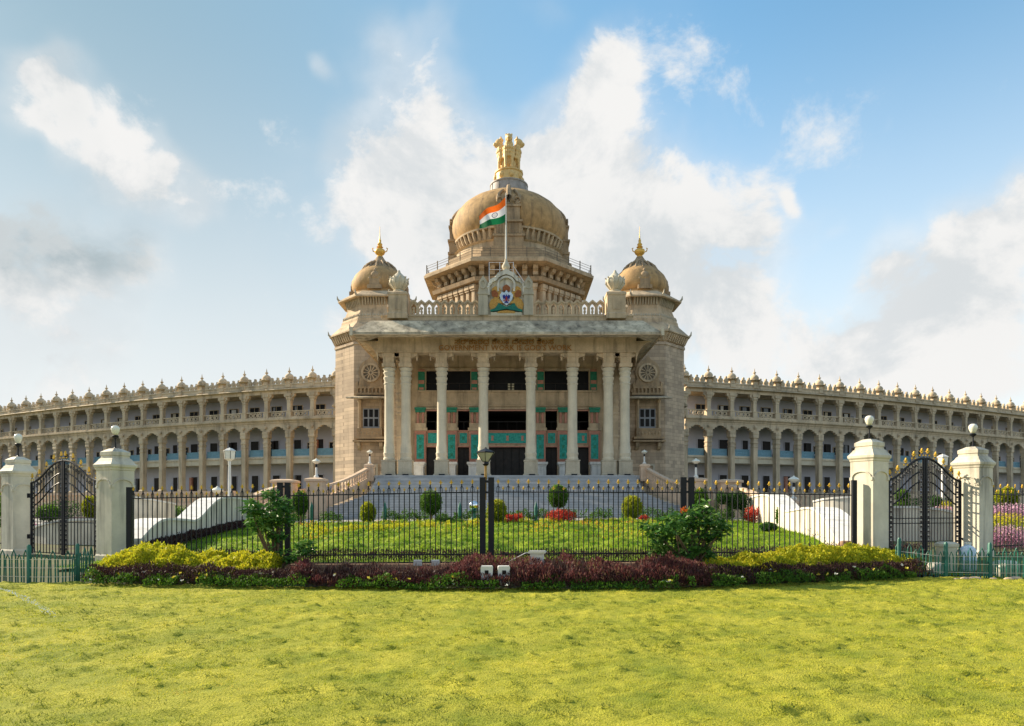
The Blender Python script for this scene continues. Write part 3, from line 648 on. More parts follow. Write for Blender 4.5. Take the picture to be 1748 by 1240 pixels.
# --- flanking towers
TWR = [(-16.55, 85.5), (16.0, 85.5)]
for ti, (tx, ty) in enumerate(TWR):
    sg = -1 if ti == 0 else 1
    b = MB(); b.oct([(5.2, 1), (5.2, 4.9), (5.08, 5.0), (5.02, 21.1), (5.14, 21.2), (5.14, 21.5), (4.95, 21.55)], tx, ty); tw = bp('tower', b, stoneB)
    e = MB(); e.oct([(4.85, 21.56), (5.5, 22.55), (5.72, 22.62), (5.72, 22.78), (5.5, 22.9), (4.45, 24.0), (4.4, 24.2)], tx, ty); bp('lower_eave', e, stone)
    br = MB()
    for f in range(8):
        a = f*math.pi/4-math.pi/2; ca, sa = math.cos(a), math.sin(a)
        for k in range(9):
            t = (k-4)*.45
            for q in (0,):
                def P(r, u, z): return (tx+ca*r-sa*u, ty+sa*r+ca*u, z)
                vs = [P(4.93, t-.1, 21.6), P(4.93, t+.1, 21.6), P(5.2, t+.1, 21.7), P(5.2, t-.1, 21.7), P(5.1, t-.1, 22.3), P(5.1, t+.1, 22.3), P(5.62, t+.1, 22.55), P(5.62, t-.1, 22.55)]
                br.add(vs, [(0,1,2,3), (3,2,6,7), (0,3,7,4), (1,5,6,2), (4,7,6,5)])
    bp('eave_brackets', br, stone)
    cpt = MB()
    for f in range(8):
        a = f*math.pi/4+math.pi/8; r = 5.72/math.cos(math.pi/8); cpt.tube([(tx+r*math.cos(a)*.97, ty+r*math.sin(a)*.97, 22.7), (tx+r*math.cos(a)*1.01, ty+r*math.sin(a)*1.01, 22.95), (tx+r*math.cos(a)*1.02, ty+r*math.sin(a)*1.02, 23.35)], .1, 5, [.16, .12, .04])
        r = 4.75/math.cos(math.pi/8); cpt.tube([(tx+r*math.cos(a)*.97, ty+r*math.sin(a)*.97, 27.2), (tx+r*math.cos(a)*1.01, ty+r*math.sin(a)*1.01, 27.45), (tx+r*math.cos(a)*1.02, ty+r*math.sin(a)*1.02, 27.8)], .1, 5, [.16, .12, .04])
    bp('eave_horns', cpt, stoneG)
    u = MB(); u.oct([(4.35, 24.2), (4.35, 24.5), (4.25, 24.6), (4.12, 25.2), (3.95, 25.25), (3.72, 25.9), (3.6, 27.3), (3.55, 27.5)], tx, ty); bp('turret', u, stone)
    lt = MB()
    for f in range(8):
        a = f*math.pi/4-math.pi/2; ca, sa = math.cos(a), math.sin(a)
        def P(r, u_, z): return (tx+ca*r-sa*u_, ty+sa*r+ca*u_, z)
        for k in range(11):        # lattice band, raised diamonds
            t = (k-5)*.31
            lt.add([P(4.22, t-.15, 24.9), P(4.22, t, 24.68), P(4.22, t+.15, 24.9), P(4.22, t, 25.14), P(4.3, t, 24.9)], [(0,1,4), (1,2,4), (2,3,4), (3,0,4)])
    bp('lattice_band', lt, stoneG)
    pl = MB()
    for f in range(8):
        a = f*math.pi/4-math.pi/2; ca, sa = math.cos(a), math.sin(a)
        def P(r, u_, z): return (tx+ca*r-sa*u_, ty+sa*r+ca*u_, z)
        for k in range(9):         # tapering fringe pilasters under the upper eave
            t = (k-4)*.33
            pl.add([P(3.7, t-.05, 26.2), P(3.7, t+.05, 26.2), P(3.82, t+.05, 26.3), P(3.82, t-.05, 26.3), P(3.6, t-.13, 27.3), P(3.6, t+.13, 27.3), P(4.1, t+.13, 27.25), P(4.1, t-.13, 27.25)], [(0,1,2,3), (3,2,6,7), (0,3,7,4), (1,5,6,2), (4,7,6,5)])
    bp('fringe', pl, stoneG)
    e = MB(); e.oct([(3.6, 27.25), (4.55, 26.95), (4.75, 27.0), (4.75, 27.17), (4.55, 27.27), (3.5, 28.0), (3.4, 28.05)], tx, ty); bp('upper_eave', e, stone)
    d = MB(); d.lathe([(3.3, 28.05), (3.3, 28.3), (3.05, 28.35), (3.05, 28.5), (3.25, 28.7), (3.42, 29.1), (3.46, 29.5), (3.36, 30.05), (3.05, 30.65), (2.55, 31.2), (2.1, 31.55), (1.8, 31.75)], 40, tx, ty)
    dm = bp('turret_dome', d, domeM, smooth=40)
    k2 = MB(); k2.lathe([(2.2, 31.35), (2.0, 31.65), (1.5, 32.05), (1.0, 32.45), (.7, 32.85), (.5, 33.15), (.42, 33.3)], 24, tx, ty)
    for k in range(16):
        a = k*math.pi/8; k2.tube([(tx+2.3*math.cos(a), ty+2.3*math.sin(a), 31.2), (tx+1.85*math.cos(a), ty+1.85*math.sin(a), 31.95), (tx+1.1*math.cos(a), ty+1.1*math.sin(a), 32.5)], .14, 5)
    bp('lotus_cap', k2, drumM, smooth=40)
    for f in range(4):             # carved horseshoe crests on four sides
        a = f*math.pi/2-math.pi/2; kk = MB()
        kk.box(-.85, .85, -.35, .6, -1.5, -1.05); kk.box(-.6, .6, -.22, .6, -1.05, -.3); kk.ball((0, .1, .15), .55, .35, .55, 12, 7); kk.ball((-.55, .1, -.2), .3, .3, .3, 8, 5); kk.ball((.55, .1, -.2), .3, .3, .3, 8, 5); kk.ball((0, .25, .8), .2, .2, .35, 8, 5)
        bp('horseshoe_crest', kk, drumM, (tx+math.cos(a)*3.3, ty+math.sin(a)*3.25, 29.8), rz=a+math.pi/2, smooth=40)
    g = MB(); g.lathe([(.42, 34.75), (.3, 34.95), (.55, 35.15), (.68, 35.4), (.6, 35.65), (.25, 35.85), (.42, 36.0), (.25, 36.15), (.32, 36.35), (.14, 36.6), (.18, 36.8), (.08, 37.1), (.04, 37.6), (.02, 38.6)], 14, tx, ty)
    for s in (-1, 1): g.tube([(tx+s*.6, ty, 35.4), (tx+s*.85, ty, 35.5), (tx+s*.95, ty, 35.85), (tx+s*.8, ty, 35.9)], .07, 5)
    g.v = [(a, b, c-1.45) for a, b, c in g.v]; bp('finial', g, gold, smooth=50)
    # wheel relief in its arch, on the front face
    fy = ty-5.06; cx = tx-.05
    wf = MB(); og = [(cx+1.45*math.cos(t), 17.9+1.5*math.sin(t)+(.45 if abs(t-math.pi/2) < .2 else 0)) for t in np.linspace(-.5, math.pi+.5, 15)]
    wf.prism(og+[(cx-1.5, 16.2), (cx+1.5, 16.2)], fy-.22, fy-.003)
    wp = bp('wheel_frame', wf, drumM)
    ri = MB(); n = 24; ri.ring([(cx+1.12*math.cos(t), 17.8+1.12*math.sin(t)) for t in np.linspace(0, 6.2832, n+1)[:-1]], [(cx+.88*math.cos(t), 17.8+.88*math.sin(t)) for t in np.linspace(0, 6.2832, n+1)[:-1]], fy-.38, fy-.223)
    bp('wheel_rim', ri, stone)
    bp('wheel_recess', MB().prism([(cx+.88*math.cos(t), 17.8+.88*math.sin(t)) for t in np.linspace(0, 6.2832, n+1)[:-1]], fy-.235, fy-.224), darkst)
    sp = MB()
    for k in range(12):
        a = k*math.pi/6; sp.prism([(cx+.15*math.cos(a+.3), 17.8+.15*math.sin(a+.3)), (cx+.87*math.cos(a+.07), 17.8+.87*math.sin(a+.07)), (cx+.87*math.cos(a-.07), 17.8+.87*math.sin(a-.07)), (cx+.15*math.cos(a-.3), 17.8+.15*math.sin(a-.3))], fy-.33, fy-.237)
    bp('wheel_spokes', sp, stone)
    st = MB(); st.box(cx-1.7, cx+1.7, fy-.35, fy-.004, 15.95, 16.19); st.box(cx-1.9, cx+1.9, fy-.6, fy-.004, 15.15, 15.4)
    for k in range(8): x = cx-1.55+k*.443; st.box(x-.09, x+.09, fy-.4, fy-.2, 15.4, 15.95)
    st.box(cx-1.7, cx+1.7, fy-.15, fy-.004, 15.4, 15.95)
    for s in (-1, 1): st.prism([(cx+s*1.7, 15.4), (cx+s*2.0, 15.6), (cx+s*1.75, 16.0), (cx+s*1.8, 16.5), (cx+s*1.5, 16.8), (cx+s*1.5, 15.4)], fy-.3, fy-.005)
    bp('jharokha_parapet', st, drumM)
    ev = MB(); pr = [(-.0, 15.15), (-1.9, 14.7), (-1.95, 14.55), (-1.75, 14.5), (-.0, 14.75)]
    vs = []; fs = []
    for s in (-1, 1):
        for o, z in pr: vs.append((cx+s*(1.45-o*.55), fy+o-.003, z))
    for i in range(5): j = (i+1)%5; fs.append((i, j, 5+j, 5+i))
    fs += [(4,3,2,1,0), (5,6,7,8,9)]
    ev.add(vs, fs); bp('jharokha_eave', ev, eaveM)
    jb = MB(); jb.box(cx-1.45, cx+1.45, fy-1.0, fy-.004, 11.0, 11.2); jb.box(cx-1.75, cx+1.75, fy-1.15, fy-.004, 9.95, 10.2); jb.box(cx-1.9, cx+1.9, fy-1.25, fy-.004, 9.6, 9.8)
    jb.box(cx-1.45, cx+1.45, fy-.95, fy-.85, 10.2, 11.0); jb.box(cx-1.45, cx-1.35, fy-.849, fy-.004, 10.2, 11.0); jb.box(cx+1.35, cx+1.45, fy-.849, fy-.004, 10.2, 11.0); jb.box(cx-1.3, cx+1.3, fy-.6, fy-.004, 10.1, 10.21)
    for k in range(7):
        x = cx-1.2+k*.4; jb.add([(x-.16, fy-.951, 10.6), (x, fy-.951, 10.3), (x+.16, fy-.951, 10.6), (x, fy-.951, 10.9), (x, fy-1.03, 10.6)], [(0,1,4), (1,2,4), (2,3,4), (3,0,4)])
    bp('jharokha_balcony', jb, drumM)
    for s in (-1, 1):
        for yy in (fy-.85, fy-.15):
            cc_ = MB(); cc_.lathe([(.17, 11.2), (.11, 11.35), (.10, 14.1), (.16, 14.3), (.16, 14.6)], 8, cx+s*1.25, yy); bp('jharokha_post', cc_, stone)
        bk = MB(); bk.prism([(0, 0), (0, -.9)] + [(1.1*math.sin(t)*.9, -.9+.9*(1-math.cos(t))) for t in (.5, 1.0, 1.5)], -.2, .2)
        bp('balcony_bracket', bk, stone, (cx+s*1.3, fy-.02, 9.6), rz=R(-90))
    wn_ = bp('window', MB().box(cx-.95, cx+.95, fy-.06, fy-.004, 11.25, 13.6), greyP)
    pn = MB()
    for k in range(3):
        for j in range(2): x = cx-.62+k*.62; z = 11.95+j*1.1; pn.box(x-.22, x+.22, fy-.085, fy-.062, z-.45, z+.45)
    put('pane', pn.mesh('pane', glassD), wn_)
    dd = MB(); dd.ring([(cx-.85, 5.3), (cx+.85, 5.3), (cx+.85, 7.1), (cx-.85, 7.1)], [(cx-.6, 5.3), (cx+.6, 5.3), (cx+.6, 6.85), (cx-.6, 6.85)], fy-.25, fy-.1); bp('tower_niche', dd, stoneG)
    # small side balcony hood where the tower meets the wing
    hx = tx+sg*4.9; m = MB(); m.prism([(hx, 15.4), (hx+sg*.9, 14.6), (hx+sg*.9, 14.5), (hx, 14.55)], 84.6, 86.4); bp('side_hood', m, eaveM)
    m = MB(); m.prism([(hx, 14.3), (hx+sg*.7, 13.9), (hx+sg*.75, 13.6), (hx, 12.8)], 84.8, 86.2); bp('side_bracket', m, stone)
# --- drum and great dome
DX, DY = -.45, 100.
m = MB(); m.oct([(11.2, 21), (11.2, 23.5), (10.6, 23.6), (9.3, 24), (9.2, 31.5), (9.9, 31.55), (10.6, 31.7), (10.75, 32.2), (10.4, 32.3), (9.5, 32.32), (9.5, 33.8)], DX, DY)
bp('drum', m, drumM)
m = MB(); m.oct([(9.9, 33.75), (11.8, 33.85), (11.85, 34.2), (11.65, 34.25), (11.65, 34.45), (7.5, 34.5)], DX, DY); bp('drum_cornice', m, stone)
def face_pts(f, r, n, half):
    a = f*math.pi/4-math.pi/2; ca, sa = math.cos(a), math.sin(a)
    return [(DX+ca*r-sa*(-half+2*half*(k+.5)/n), DY+sa*r+ca*(-half+2*half*(k+.5)/n), a+math.pi/2) for k in range(n)]
cb = MB(); pr = [(0, -.9), (.35, -.75), (.3, -.45), (.75, -.3), (.95, 0), (0, 0)]
vs = [(-.33, -o, z*1.45) for o, z in pr]+[(.33, -o, z*1.45) for o, z in pr]; n = len(pr)
cb.add(vs, [tuple(range(n)), tuple(range(2*n-1, n-1, -1))]+[(i, n+i, n+(i+1)%n, (i+1)%n) for i in range(n)]); cbm = cb.mesh('corbel', stone)
pil = MB(); pil.box(-.36, .36, -.95, 0, 0, .5); pil.box(-.28, .28, -.85, 0, .5, 6.2); pil.box(-.38, .38, -.98, 0, 6.2, 6.45); pil.box(-.46, .46, -1.08, 0, 6.45, 6.98); pilm = pil.mesh('drum_pilaster', stone)
winm = MB().box(-.4, .4, -.05, 0, 0, 5.2).mesh('drum_window', darkst)
for f in (6, 7, 0, 1, 2):
    for x, y, a in face_pts(f, 9.9, 6, 4.25): bp('corbel', cbm, None, (x, y, 33.72), rz=a)
    for x, y, a in face_pts(f, 9.22, 7, 3.95): bp('drum_pilaster', pilm, None, (x, y, 24.5), rz=a)
    for x, y, a in face_pts(f, 9.26, 6, 3.4): bp('drum_window', winm, None, (x, y, 25.2), rz=a)
    rl = MB(); r = 11.45; hf = r*math.tan(math.pi/8)
    for z in (.45, .8, 1.12): rl.tube([(-hf, 0, z), (hf, 0, z)], .028, 4)
    for k in range(5): x = -hf+2*hf*k/4; rl.box(x-.05, x+.05, -.05, .05, 0, 1.3)
    a = f*math.pi/4-math.pi/2; bp('terrace_railing', rl, darkst, (DX+math.cos(a)*r, DY+math.sin(a)*r, 34.45), rz=a+math.pi/2)
m = MB(); m.oct([(9.3, 34.5), (9.3, 35.4), (8.9, 35.5), (8.9, 36.2), (8.5, 36.3), (8.5, 36.9)], DX, DY); bp('dome_step', m, drumM)
m = MB(); m.lathe([(8.2, 36.9), (8.3, 37.1), (7.9, 37.3), (7.9, 38.0), (8.2, 38.2), (7.5, 38.3)], 48, DX, DY); bp('dome_ring', m, stone, smooth=30)
m = MB(); m.lathe([(7.25, 38.3), (7.4, 39.9)], 48, DX, DY, cap=False)
for k in range(56):
    a = k*2*math.pi/56; c, s = math.cos(a), math.sin(a)
    m.tube([(DX+7.3*c, DY+7.3*s, 38.45), (DX+7.55*c, DY+7.55*s, 39.1), (DX+7.95*c, DY+7.95*s, 39.8)], .2, 5, [.12, .29, .16])
bp('lotus_petal_ring', m, stone, smooth=40)
m = MB(); m.lathe([(7.4, 39.8), (8.0, 39.82), (8.05, 40.05), (7.8, 40.1)], 56, DX, DY); bp('dome_moulding', m, stone, smooth=30)
m = MB(); m.lathe([(7.75, 40.1), (8.1, 40.7), (8.3, 41.5), (8.37, 42.2), (8.22, 43.2), (7.75, 44.2), (6.9, 45.2), (5.85, 46.0), (4.7, 46.6), (3.8, 46.95), (3.3, 47.1)], 64, DX, DY)
bp('great_dome', m, domeM, smooth=50)
m = MB(); m.lathe([(4.3, 46.7), (4.1, 46.95), (3.5, 47.15), (3.2, 47.2), (3.1, 47.0)], 40, DX, DY)
for k in range(32):
    a = k*math.pi/16; m.ball((DX+3.75*math.cos(a), DY+3.75*math.sin(a), 47.0), .26, .26, .14, 6, 4)
bp('dome_collar', m, drumM, smooth=40)
m = MB(); m.lathe([(3.0, 47.1), (2.85, 47.25), (2.7, 48.75), (2.8, 48.85), (2.8, 49.0), (2.4, 49.05)], 32, DX, DY)
for k in range(12): a = k*math.pi/6; m.tube([(DX+2.86*math.cos(a), DY+2.86*math.sin(a), 47.25), (DX+2.72*math.cos(a), DY+2.72*math.sin(a), 48.75)], .06, 4)
bp('lead_drum', m, lead, smooth=30)
m = MB(); m.lathe([(2.3, 49.05), (2.25, 49.25), (1.98, 49.4), (1.93, 50.6), (2.08, 50.7), (2.08, 50.85), (1.8, 50.9)], 32, DX, DY)
for k in range(8):
    a = k*math.pi/4+.2; m.ball((DX+1.93*math.cos(a), DY+1.93*math.sin(a), 50.0), .38, .38, .5, 8, 6)
bp('abacus', m, goldS, smooth=40)
# four lions back to back: each one closed body, softened by a voxel remesh
def lion():
    b = MB()
    b.ball((0, -.78, 2.1), .70, .60, 1.0, 14, 9)       # chest and mane
    b.ball((0, -.35, 1.1), .60, .72, 1.0, 12, 8)
    b.ball((0, -.98, 2.85), .58, .50, .55, 12, 8)      # mane round the neck
    b.ball((0, -1.22, 3.5), .48, .50, .50, 14, 9)      # head
    b.ball((0, -1.66, 3.36), .27, .32, .24, 10, 7)     # muzzle
    b.ball((0, -1.6, 3.10), .2, .22, .10, 8, 5)        # jaw
    b.ball((0, -1.0, 3.84), .36, .36, .22, 10, 6)
    for s in (-1, 1):
        b.ball((s*.36, -1.0, 3.98), .14, .12, .2, 7, 5)   # ears
        b.ball((s*.2, -1.6, 3.62), .11, .12, .09, 6, 5)  # brows
        b.tube([(s*.40, -1.0, 2.1), (s*.42, -1.2, 1.1), (s*.40, -1.22, .4), (s*.40, -1.25, .05)], .2, 10, [.30, .2, .17, .22])
        b.ball((s*.40, -1.4, .12), .22, .34, .17, 8, 5)   # paws
        b.ball((s*.55, -.35, .75), .3, .55, .62, 10, 7)   # haunch
    for k in range(27):                                    # mane locks
        a = (k%9-4)*.36; z = 1.6+(k//9)*.42; b.ball((math.sin(a)*.72, -.72-math.cos(a)*.62-(z-1.6)*.18, z), .13, .13, .24, 6, 4)
    return b.mesh('lion', goldS, True)
lm = lion()
for k in range(4):
    o = bp('lion', lm, None, (DX, DY, 50.85), rz=k*math.pi/2)
    md = o.modifiers.new('soften', 'REMESH'); md.mode = 'VOXEL'; md.voxel_size = .065; md.use_smooth_shade = True
    o.scale = (1.12, 1.18, 1.27)
# carved spine at the front, sides and back of the dome
for k in range(4):
    a = k*math.pi/2-math.pi/2; m = MB()
    for x, d, z0, z1 in ((2.3, .95, 34.5, 36.9), (2.0, .6, 36.9, 38.3), (2.15, .75, 38.3, 38.6), (1.75, .5, 38.6, 40.2), (1.9, .8, 40.2, 40.5), (1.5, .55, 40.5, 42.3), (1.65, .7, 42.3, 42.6)): m.box(-x, x, -d, 1.6, z0-41, z1-41)
    for s in (-1, 1):
        m.tube([(s*(.95+.5*math.sin(t*1.5)), -.2+.42*t*t*.55, 1.75+t*1.05) for t in np.linspace(0, 2.4, 12)], .2, 6, [.3-.012*i for i in range(12)])
        m.tube([(s*(1.15+.42*math.cos(t)), -.45, 2.2+.42*math.sin(t)) for t in np.linspace(-1.5, 3.6, 12)], .13, 6)
    m.box(-.9, .9, -.1, 1.4, 1.6, 3.2)
    m.tube([(0, -.35, 1.6), (0, -.2, 2.8), (0, .5, 4.0), (0, 1.6, 5.0)], .3, 8, [.42, .4, .36, .3])
    for j in range(8): m.box(-1.62+j*.43, -1.42+j*.43, -.62, -.501, 38.7-41, 40.1-41)
    bp('dome_spine', m, drumM, (DX+math.cos(a)*8.0, DY+math.sin(a)*8.0, 41), rz=a+math.pi/2, smooth=30)
# --- the two long wings: gently bowed arcades of equal storeys
WD = 105.
def crv(X):
    r = math.hypot(X, WD); return r*math.atan2(X, WD), r
def frame_at(X):
    x, y = crv(X); x2, y2 = crv(X+.01); x1, y1 = crv(X-.01); a = math.atan2(y2-y1, x2-x1); return x, y, a
def wpt(X, d):
    x, y, a = frame_at(X); return x-math.sin(a)*d, y+math.cos(a)*d
def sweep(name, prof, Xs, m):
    vs = []; fs = []; n = len(prof)
    for X in Xs:
        x, y, a = frame_at(X)
        for d, z in prof: vs.append((x-math.sin(a)*d, y+math.cos(a)*d, z))
    for k in range(len(Xs)-1):
        for i in range(n): j = (i+1)%n; fs.append((k*n+i, (k+1)*n+i, (k+1)*n+j, k*n+j))
    fs += [tuple(range(n)), tuple((len(Xs)-1)*n+i for i in range(n-1, -1, -1))]
    return bp(name, MB().add(vs, fs), m)
NB = 21
gcol = MB(); gcol.sqs([(.62, 0), (.62, .5), (.52, .6), (.46, .7), (.46, 7.3), (.52, 7.35), (.52, 7.5), (.46, 7.55), (.46, 7.9), (.54, 8.0), (.54, 8.2), (.46, 8.25), (.47, 8.8)]); gcol.v = [(a*.87, b*.87, c) for a, b, c in gcol.v]; gcolm = gcol.mesh('giant_column', stoneW)
gcap = MB(); gcap.sqs([(.52, 8.8), (.60, 8.9), (.60, 9.2), (.56, 9.3), (.62, 9.6), (.62, 9.89)]); gcap.v = [(a*.9, b*.9, c) for a, b, c in gcap.v]; gcapm = gcap.mesh('capital', stoneW)
med = MB(); med.prism([(.3*math.cos(t), .3*math.sin(t)) for t in np.linspace(0, 6.28, 15)[:-1]], -.1, 0); med.prism([(.18*math.cos(t), .18*math.sin(t)) for t in np.linspace(0, 6.28, 11)[:-1]], -.17, -.101); medm = med.mesh('medallion', stoneW)
ucol = MB(); ucol.sqs([(.50, 0), (.50, 1.15), (.55, 1.2), (.55, 1.3), (.38, 1.35), (.37, 2.7), (.42, 2.75), (.42, 2.9), (.36, 2.95), (.40, 3.1), (.50, 3.3), (.50, 3.5), (.42, 3.55), (.45, 3.85)]); ucol.v = [(a*.88, b*.88, c) for a, b, c in ucol.v]; ucolm = ucol.mesh('upper_column', stoneW)
ucap = MB(); ucap.box(-.55, .55, -.5, .4, 3.85, 4.3)
for s in (-1, 1): ucap.prism([(s*.4, 3.2), (s*.55, 3.35), (s*.62, 3.7), (s*.95, 3.85), (s*1.0, 4.1), (s*1.0, 4.3), (s*.4, 4.3)], -.28, .28)
ucapm = ucap.mesh('bracket_capital', stoneW)
fin = MB(); fin.sqs([(.46, 0), (.46, .55), (.52, .6), (.52, .7), (.38, .75), (.38, 1.2)]); fin.lathe([(.38, 1.2), (.62, 1.3), (.95, 1.45), (.92, 1.55), (.62, 1.6), (.70, 1.85), (.66, 2.1), (.50, 2.35), (.28, 2.5), (.14, 2.6), (.14, 2.75), (.27, 2.85), (.25, 2.98), (.10, 3.08), (.07, 3.35), (.02, 3.7)], 12)
fin.v = [(a, b, c*.9) for a, b, c in fin.v]; finm = fin.mesh('kalasha_finial', stoneW, 40)
mer = MB(); mer.prism([(-.3, 0), (.3, 0), (.44, .3), (.48, .6), (.36, .85), (.14, .95), (.2, 1.12), (.12, 1.3), (0, 1.36), (-.12, 1.3), (-.2, 1.12), (-.14, .95), (-.36, .85), (-.48, .6), (-.44, .3)], -.16, .16)
mer.prism([(.3*math.cos(t), .55+.25*math.sin(t)) for t in np.linspace(0, 6.28, 11)[:-1]], -.23, -.161); mer.v = [(a*.92, b, c*.84) for a, b, c in mer.v]; merm = mer.mesh('merlon', stoneW)
# unit-wide pieces, stretched to the bay
sp_ = MB(); A = [(-.5, 1.5), (-.5, -.2), (-.42, -.2), (-.42, .10), (-.34, .10), (-.34, .40), (-.25, .42), (-.25, .70), (-.14, .72), (-.14, .93), (-.06, .96), (-.06, 1.0), (.06, 1.0), (.06, .96), (.14, .93), (.14, .72), (.25, .70), (.25, .42), (.34, .40), (.34, .10), (.42, .10), (.42, -.2), (.5, -.2), (.5, 1.5)]
for i in range(1, len(A)-2):
    (xa, za), (xb, zb) = A[i], A[i+1]
    if abs(xb-xa) > 1e-6 and xb > xa: sp_.prism([(xa, za), (xb, zb), (xb, 1.5), (xa, 1.5)], -.25, .25)
sp_.box(-.5, .5, -.3, -.251, 1.3, 1.42)
spm = sp_.mesh('arch_spandrel', stoneW)
bal = MB(); bal.box(-.5, .5, -.12, .12, .92, 1.08); bal.box(-.5, .5, -.12, .12, 0, .16)
for k in range(3):
    c = -.25+.25*k
    bal.ring([(c+.088*math.cos(t), .54+.34*math.sin(t)) for t in np.linspace(0, 6.28, 13)[:-1]], [(c+.055*math.cos(t), .54+.2*math.sin(t)) for t in np.linspace(0, 6.28, 13)[:-1]], -.08, .08)
    for q in (-.11, .11): bal.box(c+q-.012, c+q+.012, -.06, .06, .161, .919)
balm = bal.mesh('stone_balustrade', stoneW)
blu = MB(); blu.box(-.5, .5, -.05, .05, .98, 1.06); blu.box(-.5, .5, -.05, .05, 0, .08); blu.box(-.5, .5, -.008, .008, .081, .979)
for k in range(12):
    x = -.5+(k+.5)/12; blu.prism([(x-.035, .12), (x-.028, .12), (x+.035, .94), (x+.028, .94)], -.04, -.01); blu.prism([(x+.028, .12), (x+.035, .12), (x-.028, .94), (x-.035, .94)], -.045, -.01)
blum = blu.mesh('blue_railing', blueR)
dor = {}
def opening(w, h, kind):
    k = (round(w, 2), round(h, 2), kind)
    if k not in dor:
        b = MB(); b.box(-w/2, w/2, -.06, -.002, 0, h); b.cur = 1
        b.ring([(-w/2-.09, -.02), (w/2+.09, -.02), (w/2+.09, h+.09), (-w/2-.09, h+.09)], [(-w/2, .0), (w/2, .0), (w/2, h), (-w/2, h)], -.12, -.001)
        if w > 1.3 and kind == 'window': b.box(-.04, .04, -.1, -.061, .02, h-.02)
        dor[k] = b.mesh(kind, [darkD if kind == 'door' else glassD, plaster if kind == 'door' else stoneW])
    return dor[k]
for s in (-1, 1):
    X0 = -27.6 if s < 0 else 27.1
    Xb = [X0+s*3.93*k for k in range(NB+1)]
    Xs = sorted(Xb+[(Xb[i]+Xb[i+1])/2 for i in range(NB)])
    Xs = [x for x in Xs]
    sweep('wing_plinth', [(-1.2, .5), (14, .5), (14, 4.4), (-.6, 4.4), (-.6, 4.2), (-1.2, 4.2)], Xs, stoneW)
    sweep('rear_wall', [(3.6, 4.45), (4.0, 4.45), (4.0, 20.6), (3.6, 20.6)], Xs, plaster)
    sweep('wing_core', [(4.01, 4.4), (13.9, 4.4), (13.9, 20.5), (4.01, 20.5)], Xs, stoneW)
    sweep('middle_floor', [(.42, 9.15), (3.59, 9.15), (3.59, 10.35), (.52, 10.35), (.52, 10.2), (.42, 10.1)], Xs, stoneL)
    sweep('middle_floor_band', [(.30, 9.95), (.419, 9.95), (.419, 10.1), (.30, 10.1)], Xs, stoneW)
    sweep('upper_floor', [(-.35, 15.9), (3.59, 15.9), (3.59, 16.3), (-.65, 16.3), (-.65, 16.15), (-.55, 16.05)], Xs, stoneW)
    sweep('upper_band', [(-.30, 15.63), (.3, 15.63), (.3, 15.897), (-.42, 15.897), (-.42, 15.8)], Xs, stoneW)
    sweep('balcony_base', [(-.5, 16.303), (-.1, 16.303), (-.1, 16.55), (-.5, 16.55)], Xs, stoneW)
    sweep('cornice', [(-.3, 20.42), (3.59, 20.42), (3.59, 21.3), (-.3, 21.3), (-.3, 21.25), (-.75, 21.2), (-.85, 21.05), (-.75, 20.98), (-.4, 20.95), (-.3, 20.85)], Xs, stoneW)
    sweep('parapet_band', [(-.45, 21.303), (13.9, 21.303), (13.9, 21.9), (-.3, 21.9), (-.3, 22.0), (-.55, 22.0), (-.55, 21.8), (-.45, 21.75)], Xs, stoneW)
    for i, X in enumerate(Xb):
        x, y, a = frame_at(X)
        c = bp('giant_column', gcolm, None, (x, y, 4.42), rz=a); put('capital', gcapm, c); put('medallion', medm, c, (0, -.48, 10.6))
        x2, y2 = wpt(X, .05)
        c = bp('upper_column', ucolm, None, (x2, y2, 16.12+.19), rz=a); put('bracket_capital', ucapm, c, (0, 0, -.19))
        x3, y3 = wpt(X, -.1); bp('kalasha_finial', finm, None, (x3, y3, 21.4), rz=a)
        if i == NB: break
        XM = X+s*1.965; x, y, a = frame_at(XM); (xa, ya), (xb, yb) = crv(X), crv(X+s*3.93); w = math.hypot(xa-xb, ya-yb)
        ca, sa = math.cos(a), math.sin(a)
        def at(u, d, z): return (x+ca*u-sa*d, y+sa*u+ca*d, z)
        bp('arch_spandrel', spm, None, (x, y, 14.13), rz=a).scale = (w, 1, 1)
        bp('stone_balustrade', balm, None, at(0, -.1, 16.551), rz=a).scale = (w-.9, 1, 1)
        bp('blue_railing', blum, None, at(0, .62, 10.35), rz=a).scale = (w-.85, 1, 1.05)
        for k in (-1, 0, 1): bp('merlon', merm, None, at(k*w*.245, -.1, 22.0), rz=a)
        rr = random.Random(i*7+(s+2)*31)
        off = -s*.28*w
        bp('window', opening(1.9, 1.9, 'window'), None, at(off+rr.uniform(-.1, .1), 3.59, 17.1), rz=a)
        bp('door', opening(rr.choice([1.1, 1.4, 1.7]), 2.9, 'door'), None, at(off, 3.59, 10.36), rz=a)
        bp('door', opening(rr.choice([1.1, 1.4]), 2.9, 'door'), None, at(off*1.05, 3.59, 4.46), rz=a)
        if rr.random() < .55: bp('window', opening(.8, 1.3, 'window'), None, at(off+s*1.9, 3.59, 11.4), rz=a)
        if rr.random() < .4: bp('curtain', MB().box(-.55, -.55+.4+.6*rr.random(), -.11, -.07, .05, 1.8).mesh('curtain', rr.choice([greyP, stoneL, white])), None, at(off, 3.59, 17.1), rz=a)
        if rr.random() < .4: bp('door_leaf', MB().box(-.8, -.25, -.5, -.08, .05, 2.8).mesh('door_leaf', rr.choice([greyP, darkD, pinkM])), None, at(off, 3.59, rr.choice([10.36, 4.46])), rz=a)
        if rr.random() < .35: bp('notice_board', MB().box(-.5, .5, -.06, -.003, 0, .6).mesh('notice_board', rr.choice([greyP, darkD, white])), None, at(off+s*1.4, 3.59, rr.choice([18.0, 12.0, 6.2])), rz=a)
